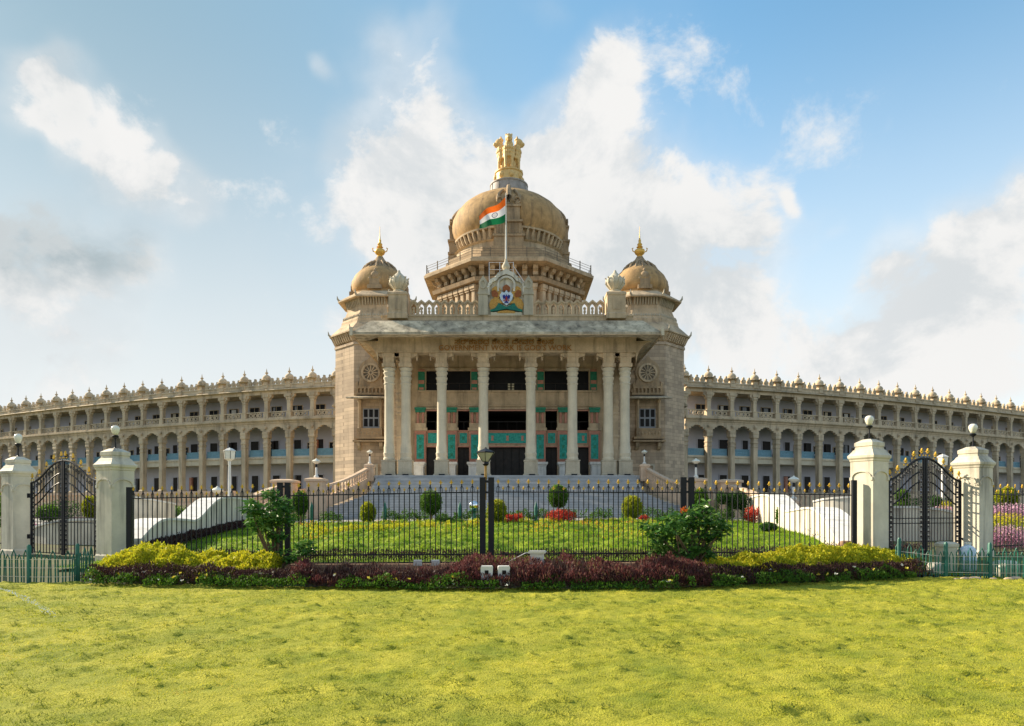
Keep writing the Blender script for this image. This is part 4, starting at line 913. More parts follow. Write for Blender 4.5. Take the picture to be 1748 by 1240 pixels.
        if rr.random() < .5: bp('cooler_box', MB().box(-.45, .45, -.9, -.003, 0, .7).mesh('cooler_box', greyP), None, at(off+s*1.7, 3.59, rr.choice([4.46, 10.36])), rz=a)
# --- front stairs
NS = 28; stairs = thing('front_steps', 'wide flight of pale granite steps rising to the portico', 'steps', (-.5, 60, 1.0)); stairs['kind'] = 'structure'
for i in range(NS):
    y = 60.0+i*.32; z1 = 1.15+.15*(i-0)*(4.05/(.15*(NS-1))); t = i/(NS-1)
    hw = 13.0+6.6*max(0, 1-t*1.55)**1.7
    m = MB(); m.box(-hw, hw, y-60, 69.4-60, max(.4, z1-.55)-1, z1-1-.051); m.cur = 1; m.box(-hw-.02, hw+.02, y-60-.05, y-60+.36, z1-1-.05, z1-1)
    put('stair_step', m.mesh('stair_step', [riserShadeM, stepM]), stairs)
# --- curved balustrades beside the steps
balu = MB(); balu.lathe([(.10, 0), (.12, .06), (.06, .14), (.12, .32), (.11, .42), (.05, .6), (.09, .7), (.10, .76)], 8); balum = balu.mesh('baluster', mat('warm_stone', (.60, .44, .31), .8, .12, 1.5, streak=.3, bump=.3, bscale=12), 40)
warm = MATS['warm_stone']
def polyr(P, n):
    P = [Vector(p) for p in P]; d = [0]
    for i in range(1, len(P)): d.append(d[-1]+(P[i]-P[i-1]).length)
    out = []
    for k in range(n+1):
        q = d[-1]*k/n
        for i in range(1, len(P)):
            if q <= d[i]+1e-6: f = (q-d[i-1])/(d[i]-d[i-1]); out.append(P[i-1].lerp(P[i], f)); break
    return out
def smooth_path(P, it=2):
    for _ in range(it):
        Q = [P[0]]
        for a, b in zip(P, P[1:]): Q += [tuple(a[i]*.75+b[i]*.25 for i in range(3)), tuple(a[i]*.25+b[i]*.75 for i in range(3))]
        P = Q+[P[-1]]
    return P
def balustrade(P, label, n=24, down=1.0, group='curved stone balustrades'):
    P = smooth_path(P); b0 = P[0]; t = thing('stone_balustrade', label, 'balustrade', b0, group=group)
    pts = polyr(P, n)
    def strip(nm, dz0, dz1, hw, m):
        vs = []; fs = []
        for i, p in enumerate(pts):
            d = (pts[min(i+1, n)]-pts[max(i-1, 0)]); d.z = 0; d.normalize(); q = Vector((-d.y, d.x, 0))*hw
            for a, b in ((q, dz0), (q, dz1), (-q, dz1), (-q, dz0)): v = p+a-Vector(b0); vs.append((v.x, v.y, v.z+b))
        for i in range(n):
            for k in range(4): j = (k+1)%4; fs.append((i*4+k, i*4+j, i*4+4+j, i*4+4+k))
        fs += [(0,1,2,3), (n*4+3, n*4+2, n*4+1, n*4)]
        put(nm, MB().add(vs, fs).mesh(nm, m), t)
    strip('base_rail', -down, .0, .2, warm); strip('top_rail', .78, .98, .22, warm)
    for i, p in enumerate(polyr(P, int(n*1.25))):
        v = p-Vector(b0); put('baluster', balum, t, (v.x, v.y, v.z))
    return t
def post(x, y, z0, z1, w, label, lamp=None):
    t = thing('stone_pedestal', label, 'pedestal', (x, y, z0))
    h = z1-z0; m = MB(); m.sqs([(w*1.1, 0), (w*1.1, .3), (w, .35), (w, h-.35), (w*1.18, h-.3), (w*1.18, h-.12), (w*.95, h-.05), (w*.6, h)])
    put('pedestal_shaft', m.mesh('pedestal_shaft', warm), t); return t
def small_lamp(x, y, z, label, s=1.):
    t = thing('garden_lamp', label, 'lamp', (x, y, z), group='small white lamps by the steps')
    m = MB(); m.lathe([(.18*s, 0), (.2*s, .1*s), (.1*s, .2*s), (.08*s, .75*s), (.05*s, .8*s)], 10); put('lamp_post', m.mesh('lamp_post', white, 40), t)
    m = MB(); m.lathe([(.06*s, .8*s), (.09*s, .85*s), (.08*s, 1.05*s)], 8); put('neck', m.mesh('neck', black), t)
    m = MB(); m.lathe([(.09*s, 1.05*s), (.30*s, 1.2*s), (.34*s, 1.26*s), (.22*s, 1.36*s), (.08*s, 1.42*s), (.02*s, 1.5*s)], 12); put('lamp_shade', m.mesh('lamp_shade', globeM, 40), t)
    return t
for s, nm in ((-1, 'left'), (1, 'right')):
    ax = AX+s*13.9
    balustrade([(ax, 68.9, 5.15), (ax+s*.5, 66, 4.35), (ax+s*1.8, 63.2, 3.3), (ax+s*4.4, 61.2, 2.6), (ax+s*8.0, 60.6, 2.35)], 'pale pink curved balustrade on the %s side of the steps' % nm)
    post(ax-s*.1, 68.6, 4.6, 6.35, .42, 'stone pedestal at the top %s corner of the steps' % nm)
    small_lamp(ax-s*.1, 68.6, 6.35, 'small white lamp on the pedestal at the top %s corner of the steps' % nm, .95)
    px = 540 if s < 0 else 1188
    post(Xp(px, 59.5), 59.5, 1., 4.55, .7, 'pale stone pedestal at the foot of the %s balustrade' % nm)
    small_lamp(Xp(px, 59.5), 59.5, 4.55, 'white lamp on the pedestal at the foot of the %s balustrade' % nm, 1.15)
    px = 487 if s < 0 else 1243
    post(Xp(px, 59), 59, 1., 4.4, .85, 'broad stone pier beside the %s forecourt railing' % nm)
    balustrade([(Xp(px, 59), 59, 3.0), (Xp(px+s*30, 54), 54, 2.5), (Xp(px+s*55, 49), 49, 1.9)], 'sloping %s balustrade going down to the white garden wall' % nm, 14)
balustrade([(Xp(20, 62), 62, 2.2), (Xp(160, 60), 60, 2.3), (Xp(400, 58), 58, 2.4)], 'long brown balustrade in front of the left wing', 46, 1.5)
balustrade([(Xp(1330, 58), 58, 2.2), (Xp(1560, 60), 60, 2.0), (Xp(1740, 62), 62, 1.9)], 'long brown balustrade in front of the right wing', 46, 1.5)
# --- white garden walls flanking the mound
def gwall(P, label, th=.45):
    P = smooth_path(P, 2); t = thing('garden_wall', label, 'wall', (P[0][0], P[0][1], 0))
    vs = []; fs = []; n = len(P)
    for i, p in enumerate(P):
        p = Vector(p); d = Vector(P[min(i+1, n-1)])-Vector(P[max(i-1, 0)]); d.z = 0; d.normalize(); q = Vector((-d.y, d.x, 0))*th/2
        for a, z in ((q, 0), (q, p.z), (-q, p.z), (-q, 0)): v = p+a; vs.append((v.x-P[0][0], v.y-P[0][1], z))
    for i in range(n-1):
        for k in range(4): j = (k+1)%4; fs.append((i*4+k, i*4+j, i*4+4+j, i*4+4+k))
    fs += [(0,1,2,3), (n*4-1, n*4-2, n*4-3, n*4-4)]
    put('wall_body', MB().add(vs, fs).mesh('wall_body', whiteW), t)
    vs = []; fs = []
    for i, p in enumerate(P):
        p = Vector(p); d = Vector(P[min(i+1, n-1)])-Vector(P[max(i-1, 0)]); d.z = 0; d.normalize(); q = Vector((-d.y, d.x, 0))*(th/2+.05)
        for a, z in ((q, p.z+.002), (q, p.z+.1), (-q, p.z+.1), (-q, p.z+.002)): v = p+a; vs.append((v.x-P[0][0], v.y-P[0][1], z))
    fs = []
    for i in range(n-1):
        for k in range(4): j = (k+1)%4; fs.append((i*4+k, i*4+j, i*4+4+j, i*4+4+k))
    fs += [(0,1,2,3), (n*4-1, n*4-2, n*4-3, n*4-4)]
    put('coping', MB().add(vs, fs).mesh('coping', white), t)
def q3(px, Y, py): return (Xp(px, Y), Y, Zp(py, Y))
gwall([q3(212, 22.5, 925), q3(240, 25, 897), q3(262, 27, 888), q3(300, 29.5, 890), q3(318, 31, 892), q3(340, 33.5, 868), q3(360, 36, 851), q3(395, 40, 852), q3(424, 43, 858)], 'stepped white wall climbing beside the mound on its left', .9)
gwall([q3(205, 36, 850), q3(235, 37, 852), q3(284, 39, 861), q3(290, 42, 862)], 'white wall behind the stepped wall at the left gate', .6)
gwall([q3(1462, 22.5, 935), q3(1440, 24.5, 902), q3(1425, 27, 882), q3(1405, 30, 868), q3(1375, 33, 872), q3(1352, 35.5, 876), q3(1343, 37, 862), q3(1325, 39, 845), q3(1300, 42, 849), q3(1280, 45, 855)], 'curving white wall climbing beside the mound on its right', .9)
gwall([q3(1395, 37, 858), q3(1425, 36, 851), q3(1520, 35, 850)], 'white wall behind the curving wall at the right gate', .6)
gwall([q3(40, 31, 925), q3(60, 30, 905), q3(110, 29, 890), q3(185, 29, 888)], 'cream curved wall seen through the left gate', .6)
gwall([q3(1500, 29, 868), q3(1580, 29, 868), q3(1650, 30, 885), q3(1680, 31, 905)], 'cream curved wall seen through the right gate', .6)
# ------------------------------------------------------------------ piers, gates and fence
def pier(x, y, z0, h, rz, w, label):
    t = thing('gate_pier', label, 'gate pier', (x, y, z0), rz, 'cream gate piers with stepped caps')
    m = MB(); m.sqs([(w*1.06, 0), (w*1.06, .25), (w, .3), (w, h*.775)]); put('shaft', m.mesh('shaft', pierM), t)
    a = MB(); q = h*.775
    a.sqs([(w*1.0, q+.002), (w*1.04, q+.02), (w*1.06, q+.07), (w*1.15, q+.12), (w*1.17, q+.19), (w*1.10, q+.215), (w*.95, q+.30), (w*.86, q+.37), (w*.78, q+.39), (w*.74, q+.47), (w*.80, q+.49), (w*.80, q+.60), (w*.35, q+.71), (w*.2, q+.72)])
    put('pier_cap', a.mesh('pier_cap', pierM), t)
    for f in range(4):             # raised arch moulding on every face
        b = MB(); n = 9; r = w*.78
        og = [(-w*.98, h*.70), (-w*.98, h*.655)]+[(-r*math.cos(u), h*.655+r*.55*math.sin(u)) for u in np.linspace(0, math.pi, n)]+[(w*.98, h*.655), (w*.98, h*.70)]
        ou = [(-r*1.12*math.cos(u), h*.655+r*.68*math.sin(u)) for u in np.linspace(0, math.pi, n)]; inn = [(-r*math.cos(u), h*.655+r*.55*math.sin(u)) for u in np.linspace(0, math.pi, n)]
        archband(ou, inn, -w-.035, -w-.002, b)
        b.box(-w*.99, -r, -w-.035, -w-.002, h*.63, h*.655); b.box(r, w*.99, -w-.035, -w-.002, h*.63, h*.655)
        put('arch_moulding', b.mesh('arch_moulding', pierM), t, rz=f*math.pi/2)
    return z0+h*.775+.72
def globe(x, y, z, label, s=1.):
    t = thing('globe_lamp', label, 'lamp', (x, y, z), group='globe lamps on the gate piers')
    m = MB(); m.lathe([(.05, -.03), (.05, .02), (.022, .05), (.022, .40*s), (.05, .44*s)], 8); put('lamp_pole', m.mesh('lamp_pole', black), t)
    m = MB(); m.lathe([(.05, .44*s), (.09, .48*s), (.10, .53*s), (.07, .56*s)], 12); put('collar', m.mesh('collar', black, 40), t)
    m = MB(); m.lathe([(.05, .56*s), (.085, .63*s), (.12, .74*s), (.132, .83*s), (.11, .91*s), (.05, .96*s)], 18); put('globe', m.mesh('globe', globeM, 60), t)
PIERS = [(197, 22.0, .2, 766, .385, R(-26), 'cream pier between the left gate and the long fence'), (31, 24.6, .2, 780, .36, R(-26), 'leftmost cream pier, outer post of the left gate'),
         (1484, 21.5, .3, 750, .385, R(28), 'cream pier between the right gate and the long fence'), (1661, 22.6, .3, 763, .40, R(28), 'rightmost cream pier, outer post of the right gate')]
for (px, Y, z0, ty, w, rz, lb), g in zip(PIERS, ('left gate, fence side', 'left gate, outer side', 'right gate, fence side', 'right gate, outer side')):
    x = Xp(px, Y); top = Zp(ty, Y); h = (top-z0-.72)/.775; zt = pier(x, Y, z0, h, rz, w, lb)
    globe(x, Y, zt, 'white globe lamp on the pier of the '+g, (Zp({197: 727, 31: 741, 1484: 710, 1661: 724}[px], Y)-top)/.96)
def fleur(mb, z, s=1.):
    mb.prism([(-.012*s, z), (.012*s, z), (.02*s, z+.035*s), (.055*s, z+.04*s), (.055*s, z+.058*s), (.02*s, z+.062*s), (.024*s, z+.09*s), (0, z+.13*s), (-.024*s, z+.09*s), (-.02*s, z+.062*s), (-.055*s, z+.058*s), (-.055*s, z+.04*s), (-.02*s, z+.035*s)], -.016*s, .016*s)
    mb.lathe([(.026*s, z), (.026*s, z+.02*s)], 6)
ZT = 2.0   # top rail over the panel base
pk = MB().box(-.011, .011, -.011, .011, .02, ZT+.12); pk.tube([(-.05, 0, ZT+.015), (-.045, 0, ZT+.12), (0, 0, ZT+.19)], .009, 4); pk.tube([(.05, 0, ZT+.015), (.045, 0, ZT+.12), (0, 0, ZT+.19)], .009, 4); pk.tube([(0, 0, ZT+.1), (0, 0, ZT+.24)], .018, 4)
pkm = pk.mesh('picket', black)
ps = MB().box(-.011, .011, -.011, .011, .02, ZT+.10).mesh('picket', black)
ft = MB(); fleur(ft, ZT+.24, .95); ftm = ft.mesh('gold_finial', goldF)
fs_ = MB(); fleur(fs_, ZT+.07, .72); fsm = fs_.mesh('gold_finial', goldF)
dg = MB().box(-.008, .008, -.008, .008, .12, .38).add([(-.02, 0, .37), (0, -.008, .37), (.02, 0, .37), (0, .008, .37), (0, 0, .47)], [(0,1,4), (1,2,4), (2,3,4), (3,0,4)]); dg.add([(-.022, 0, .15), (0, -.008, .15), (.022, 0, .15), (0, .008, .15), (0, 0, .09)], [(1,0,4), (2,1,4), (3,2,4), (0,3,4)])
dgm = dg.mesh('low_spike', black)
def fence_panel(a, b, label, n, group='black railing panels with gold tips'):
    (x0, y0, z0), (x1, y1, z1) = a, b; L_ = math.hypot(x1-x0, y1-y0); rz = math.atan2(y1-y0, x1-x0)
    t = thing('iron_fence', label, 'fence', (x0, y0, z0), rz, group); sl = (z1-z0)/L_
    for z, h in ((ZT, .016), (.27, .018), (.04, .02)):
        m = MB(); m.add([(0,-.018,z-h), (L_,-.018,z-h+z1-z0), (L_,.018,z-h+z1-z0), (0,.018,z-h), (0,-.018,z+h), (L_,-.018,z+h+z1-z0), (L_,.018,z+h+z1-z0), (0,.018,z+h)], [(0,3,2,1), (4,5,6,7), (0,1,5,4), (1,2,6,5), (2,3,7,6), (3,0,4,7)])
        put('rail', m.mesh('rail', black), t)
    for k in range(n):
        u = L_*(k+.5)/n; dz = sl*u; tall = k % 2 == 0
        p = put('picket', pkm if tall else ps, t, (u, 0, dz)); put('gold_finial', ftm if tall else fsm, p, rz=random.uniform(-.3, .3))
        if k < n-1: put('low_spike', dgm, t, (u+L_/n/2, -.02, dz))
    return t
FP = [(Xp(224, 21.3), 21.3, .27), (Xp(481, 19.9), 19.9, .33), (Xp(489, 19.85), 19.85, .33), (Xp(820, 19.), 19., .42), (Xp(846, 19.), 19., .42), (Xp(1168, 19.5), 19.5, .42), (Xp(1180, 19.55), 19.55, .42), (Xp(1453, 21.2), 21.2, .37)]
fence_panel(FP[0], FP[1], 'first fence panel from the left pier, in front of the white wall', 30)
fence_panel(FP[2], FP[3], 'fence panel left of the street lantern', 38)
fence_panel(FP[4], FP[5], 'fence panel right of the street lantern', 38)
fence_panel(FP[6], FP[7], 'fence panel between the big leafy shrub and the right pier', 31)
fence_panel((Xp(1692, 22.8), 22.8, .42), (Xp(1800, 24.5), 24.5, .42), 'short fence panel beyond the rightmost pier', 18)
fence_panel((Xp(-60, 26), 26, .4), (Xp(6, 25), 25, .4), 'fence end beyond the leftmost pier', 10)
def fpost(x, y, z0, z1, w, label):
    t = thing('iron_upright', label, 'post', (x, y, z0), group='flat black fence posts')
    put('post_bar', MB().box(-w/2, w/2, -.06, .06, -.3, z1-z0).mesh('post_bar', black), t)
    return t
def double(pxa, pxb, Y, ptop, w, label):
    xa, xb = Xp(pxa, Y), Xp(pxb, Y); z0 = .1; z1 = Zp(ptop, Y); xm = (xa+xb)/2; g = (xb-xa)/2
    t = thing('iron_upright', label, 'post', (xm, Y, z0), group='flat black fence posts')
    for s in (-1, 1): put('post_bar', MB().box(s*g-w/2, s*g+w/2, -.05, .05, 0, z1-z0).mesh('post_bar', black), t)
    m = MB()
    for z in (z1-z0-.12, z1-z0-.42): put('cross_plate', MB().box(-g+w/2+.002, g-w/2-.002, -.04, .04, z-.03, z+.03).mesh('cross_plate', black), t)
    return t
double(824, 838.5, 19., 815, .165, 'double black post that carries the street lantern')
double(478, 491, 19.85, 824, .15, 'double black post behind the left leafy shrub')
double(1166.5, 1180, 19.5, 815, .165, 'double black post behind the right leafy shrub')
fpost(Xp(221, 21.4), 21.4, .2, Zp(832, 21.4), .15, 'single black post against the left pier')
fpost(Xp(1458, 21.3), 21.3, .3, Zp(820, 21.3), .13, 'single black post against the right pier')
# street lantern
x = Xp(829, 19.); t = thing('street_lantern', 'black street lantern with a flared glass head standing in the middle of the fence', 'street lantern', (x, 19., 2.2))
m = MB(); m.lathe([(.025, 0), (.025, .55), (.045, .6), (.035, .75), (.035, .95), (.05, 1.0)], 10); put('lantern_stem', m.mesh('lantern_stem', mat('bronze', (.35, .22, .08), .4, .1, 3, metal=.6), 40), t)
m = MB(); m.lathe([(.05, .95), (.10, 1.0), (.09, 1.06)], 8, ph=.39); put('lantern_cup', m.mesh('lantern_cup', black), t)
def hexp(r, z): return [(r*math.cos(k*math.pi/3+.5), r*math.sin(k*math.pi/3+.5), z) for k in range(6)]
g = MB(); g.add(hexp(.09, 1.07)+hexp(.255, 1.30), [(k, (k+1)%6, 6+(k+1)%6, 6+k) for k in range(6)]); put('glass_pane', g.mesh('glass_pane', mat('lantern_glass', (.45, .45, .36), .2, .1, 3, spec=.6)), t)
f = MB()
for k in range(6): a, b = hexp(.095, 1.065)[k], hexp(.262, 1.302)[k]; f.tube([a, b], .009, 4)
f.lathe([(.255, 1.30), (.285, 1.31), (.28, 1.335), (.12, 1.40), (.04, 1.43), (.02, 1.47)], 6, ph=.5); put('lantern_roof', f.mesh('lantern_roof', black), t)
# plinth of the fence
def strip_wall(name, P, th, z0, label):
    t = thing(name, label, 'plinth wall', (P[0][0], P[0][1], 0)); o = P[0]
    for i in range(len(P)-1):
        a, b = Vector(P[i]), Vector(P[i+1]); n_ = max(1, int((b-a).length/1.5))
        for k in range(n_):
            p, q = a.lerp(b, k/n_), a.lerp(b, (k+1)/n_); d = (q-p); d.z = 0; d.normalize(); p = p+d*.006; q = q-d*.006; w = Vector((-d.y, d.x, 0))*th/2
            V = [p+w, p-w, q-w, q+w]; mb = MB()
            mb.add([(v.x-o[0], v.y-o[1], z0) for v in V]+[(v.x-o[0], v.y-o[1], v.z) for v in V], [(3,2,1,0), (4,5,6,7), (0,1,5,4), (1,2,6,5), (2,3,7,6), (3,0,4,7)])
            put('plinth_stone', mb.mesh('plinth_stone', plinthM), t)
strip_wall('fence_plinth', [(FP[0][0], 21.3, .27), (FP[1][0], 19.9, .33), (FP[3][0], 19., .42), (FP[5][0], 19.5, .42), (FP[7][0], 21.2, .37)], .42, -.1, 'low reddish stone plinth under the black fence')
# double leaf gates
def gate(pl, pr, label):
    (x0, y0), (x1, y1) = pl, pr; L_ = math.hypot(x1-x0, y1-y0); rz = math.atan2(y1-y0, x1-x0); z0 = .36
    t = thing('iron_gate', label, 'gate', ((x0+x1)/2, (y0+y1)/2, z0), rz, 'double leaf black iron gates')
    hs, hc = 2.5, 3.22
    def top(u): v = min(1, abs(u)/(L_/2)); return hs+(hc-hs)*(.5+.5*math.cos(math.pi*v**1.12))
    for s in (-1, 1):
        m = MB(); e = L_/2
        m.box(s*.012, s*.085, -.03, .03, 0, top(.05)+.02); m.box(s*(e-.07), s*e, -.03, .03, 0, hs)
        m.tube([(s*u, 0, top(u)) for u in np.linspace(.02, e-.02, 14)], .038, 6)
        for dz in (.40, .72): m.tube([(s*u, 0, top(u)-dz-.12*(u/e)) for u in np.linspace(.22, e-.2, 12)], .024, 5)
        for z in (.06, 1.12, 1.28): m.box(s*.086, s*(e-.071), -.016, .016, z-.014, z+.014)
        leaf = put('gate_leaf', m.mesh('gate_leaf', black), t)
        nb = 9
        for k in range(nb):
            u = .27+(e-.27-.22)*k/(nb-1); put('bar', MB().box(-.011, .011, -.011, .011, .03, top(u)-.02).mesh('bar', black), leaf, (s*u, 0, 0))
        for u0 in (.15, e-.14):
            c = MB(); h = top(u0)
            c.box(-.055, -.043, -.012, .012, .05, h-.03); c.box(.043, .055, -.012, .012, .05, h-.03)
            for q in range(int((h-.2)/.16)):
                z = .14+q*.16; c.box(-.042, .042, -.01, .01, z-.008, z+.008); c.box(-.02, .02, -.012, .012, z+.03, z+.1)
            put('scroll_strip', c.mesh('scroll_strip', black), leaf, (s*u0, 0, 0))
        c = MB()
        for k in range(11):
            u = .3+(e-.5)*k/10; h = top(u)
            c.ring([(u*s+.045*math.cos(a), h-.17+.06*math.sin(a)) for a in np.linspace(0, 6.28, 9)[:-1]], [(u*s+.03*math.cos(a), h-.17+.042*math.sin(a)) for a in np.linspace(0, 6.28, 9)[:-1]], -.01, .01)
        put('ring_frieze', c.mesh('ring_frieze', black), leaf)
        for k in range(5):
            u = .12+(e-.2)*k/4.; h = top(u); c = MB(); c.tube([(-.07, 0, h+.02), (-.06, 0, h+.12), (0, 0, h+.18), (.06, 0, h+.12), (.07, 0, h+.02)], .009, 4)
            fi = put('scroll', c.mesh('scroll', black), leaf, (s*u, 0, 0))
            g = MB(); fleur(g, h+.17, 1.25); g.ball((-.07, 0, h+.1), .03, .02, .03, 6, 4); g.ball((.07, 0, h+.1), .03, .02, .03, 6, 4); put('gold_finial', g.mesh('gold_finial', goldF), leaf, (s*u, 0, 0))
        for z in (.6, 2.05): put('hinge', MB().box(s*(e), s*(e+.16), -.025, .025, z-.03, z+.03).box(s*(e+.12), s*(e+.17), -.05, .05, z-.08, z+.08).mesh('hinge', black), leaf)
    return t
gate((Xp(53, 24.2), 24.2), (Xp(168, 22.3), 22.3), 'closed black gate between the two left piers')
gate((Xp(1515, 21.7), 21.7), (Xp(1640, 22.5), 22.5), 'closed black gate between the two right piers')
# low green railings at both ends of the lawn
def hoops(P, n, label, posts):
    t = thing('green_railing', label, 'railing', P[0], group='low green railings along the lawn'); o = Vector(P[0])
    pts = polyr(P, n); hm = {}
    for i in range(n):
        p = pts[i]-o; d = pts[i+1]-pts[i]; a = math.atan2(d.y, d.x); w = d.length*.62; h = .72 if i % 2 else .84
        m = MB(); m.tube([(0, 0, -.1), (0, 0, h-.12), (w/2, 0, h), (w, 0, h-.12), (w, 0, -.1)], .019, 6)
        put('hoop', m.mesh('hoop', greenI), t, tuple(p), a+random.uniform(-.05, .05), ry=random.uniform(-.03, .03))
    for z in (.14, .38, .60):
        m = MB(); m.tube([tuple(q-o+Vector((0, -.02, z))) for q in pts], .008, 4); put('wire_rail', m.mesh('wire_rail', steel), t)
    for f in posts:
        p = polyr(P, 100)[f]-o; m = MB(); m.lathe([(.055, -.1), (.055, .95), (.03, 1.0)], 8); put('railing_post', m.mesh('railing_post', greenI, 40), t, tuple(p))
hoops([(Xp(-40, 18.6), 18.6, 0), (Xp(60, 18.2), 18.2, 0), (Xp(122, 18.2), 18.2, 0), (Xp(160, 19.4), 19.4, .05)], 21, 'low dark green hoop railing by the left gate', [8, 42, 78])
hoops([(Xp(1530, 20.3), 20.3, .1), (Xp(1600, 19.6), 19.6, .0), (Xp(1680, 19.3), 19.3, 0), (Xp(1790, 19.2), 19.2, 0)], 26, 'low dark green hoop railing by the right gate', [2, 32, 60])
# white hexagonal lanterns and other lamps in the forecourt
def hexlamp(px, Y, ptop, z0, label, s=1.):
    x = Xp(px, Y); zt = Zp(ptop, Y); t = thing('lantern_post', label, 'lamp post', (x, Y, z0), group='white lantern posts in the forecourt'); h = zt-z0
    m = MB(); m.lathe([(.22*s, 0), (.2*s, .3), (.13*s, .4), (.09*s, h-1.2*s), (.11*s, h-1.0*s)], 12); put('lamp_pole', m.mesh('lamp_pole', white, 40), t)
    m = MB(); m.lathe([(.12*s, h-1.0*s), (.38*s, h-.85*s), (.43*s, h-.3*s), (.40*s, h-.28*s)], 6); put('lantern_body', m.mesh('lantern_body', globeM), t)
    m = MB(); m.lathe([(.46*s, h-.29*s), (.46*s, h-.24*s), (.2*s, h-.08*s), (.05*s, h-.05*s), (.03*s, h)], 6); put('lantern_cap', m.mesh('lantern_cap', white), t)
    m = MB()
    for k in range(6): a = k*math.pi/3; m.tube([(.385*s*math.cos(a), .385*s*math.sin(a), h-.85*s), (.435*s*math.cos(a), .435*s*math.sin(a), h-.3*s)], .02*s, 4)
    put('lantern_frame', m.mesh('lantern_frame', black), t)
hexlamp(392, 50, 764, 1.0, 'tall white hexagonal lantern post in front of the left wing')
hexlamp(1609, 50, 775, 1.0, 'white lantern post seen through the right gate', .95)
small_lamp(Xp(371, 55), 55, 1.6, 'small lamp left of the tall white lantern post', 1.4)
small_lamp(Xp(1355, 55), 55, 2.6, 'small lamp above the curving white wall', 1.3)
post(Xp(1355, 55), 55, 1., 2.6, .35, 'narrow post that carries the lamp above the curving white wall')
post(Xp(371, 55), 55, 1., 1.6, .3, 'short post that carries the lamp left of the tall lantern post')
# small equipment
for px, lb in ((831, 'left one of two white floor sockets in the maroon bed'), (860, 'right one of two white floor sockets in the maroon bed')):
    Y = 16.5; t = thing('socket_box', lb, 'socket box', (Xp(px, Y), Y, .13), random.uniform(-.15, .15), 'white socket boxes in the flower bed')
    m = MB(); m.prism([(-.14, 0), (.14, 0), (.145, .42), (.13, .45), (-.13, .45), (-.145, .42)], -.1, .12); put('box_body', m.mesh('box_body', boxM), t)
    put('socket_window', MB().box(-.045, .045, -.112, -.101, .25, .35).mesh('socket_window', glassD), t)
Y = 17.2; t = thing('meter_cabinet', 'grey metal meter cabinet with a lid standing in the maroon bed', 'cabinet', (Xp(917, Y), Y, 0), R(-6))
put('cabinet_body', MB().box(-.17, .17, -.12, .12, .42, .84).mesh('cabinet_body', boxM), t); put('cabinet_lid', MB().prism([(-.21, .842), (.21, .842), (.23, .87), (.2, .90), (-.2, .90), (-.23, .87)], -.17, .17).mesh('cabinet_lid', steel), t)
put('cabinet_leg', MB().box(-.10, -.06, -.04, .04, 0, .419).box(.06, .10, -.04, .04, 0, .419).mesh('cabinet_leg', steel), t); put('door_panel', MB().box(-.13, .13, -.128, -.121, .47, .80).mesh('door_panel', steel), t)
m = MB(); m.tube([(-.17, 0, .86), (-.3, -.02, .84), (-.6, .0, .68), (-.95, .1, .5)], .012, 5); put('supply_pipe', m.mesh('supply_pipe', steel), t)
for px, lb in ((713, 'left one of two small white vents on the plinth'), (743, 'right one of two small white vents on the plinth')):
    t = thing('vent_box', lb, 'vent box', (Xp(px, 18.7), 18.72, .40), group='small white vents on the plinth')
    m = MB().box(-.11, .11, -.06, .06, 0, .15); put('vent_case', m.mesh('vent_case', boxM), t)
    m = MB()
    for k in range(4): m.box(-.09, .09, -.07, -.061, .025+k*.03, .04+k*.03)
    put('vent_slat', m.mesh('vent_slat', steel), t)
Y = 42.5; t = thing('mirror_ball', 'shiny silver ball on a dark green stand in front of the steps', 'ornament', (Xp(809, Y), Y, 1.1))
m = MB(); m.ball((0, 0, 1.0), .31, .31, .31, 24, 14); put('ball', m.mesh('ball', silverM, True), t); m = MB().lathe([(.34, 0), (.3, .1), (.12, .3), (.1, .6), (.34, .66), (.34, .7)], 10); put('stand', m.mesh('stand', greenI), t)
for i, (px, lb) in enumerate(((532, 'leftmost of the four dark green garden bollards'), (657, 'green bollard right of the yellow bush on the left'), (785, 'green bollard beside the silver ball'), (915, 'green bollard between the two red bushes'))):
    Y = 44.; t = thing('garden_bollard', lb, 'bollard', (Xp(px, Y), Y, 1.05), group='slim dark green bollards before the steps')
    m = MB(); m.lathe([(.11, 0), (.12, .9), (.10, 1.0), (.05, 1.2), (.01, 1.32)], 10); put('bollard_body', m.mesh('bollard_body', greenI, 40), t)
# flagpole and flag
t = thing('flagpole', 'tall white flagpole rising from the crest over the portico', 'flagpole', (EX-.05, PY+.2, Zp(463, PY)))
zt = Zp(330, PY)-Zp(463, PY)
m = MB(); m.lathe([(.35, -.2), (.35, .05), (.2, .15), (.38, .35), (.42, .55), (.3, .8), (.14, 1.1), (.12, 1.3)], 14); put('pole_base', m.mesh('pole_base', stoneL, 40), t)
m = MB(); m.lathe([(.10, 1.25), (.055, zt), (.08, zt+.03), (.02, zt+.12)], 10); put('pole_shaft', m.mesh('pole_shaft', white, 40), t)
FX = EX-.05; z0f = Zp(463, PY); fl = thing('national_flag', 'orange white and green flag with a blue wheel flying from the pole', 'flag', (FX, PY+.2, z0f+1.2))
tu = [0, .25, .5, .75, 1.]; T_ = [335, 345, 352, 358, 366]; Bt = [378, 381, 385, 387.5, 386]
def flagp(u, v):
    zt_ = np.interp(u, tu, T_); zb = np.interp(u, tu, Bt); z = Zp(zt_+(zb-zt_)*v, PY)-z0f-1.2
    return (-u*2.72-.03+.06*math.sin(v*3)*u, .42*math.sin(u*7+v*.9)*u**.6, z)
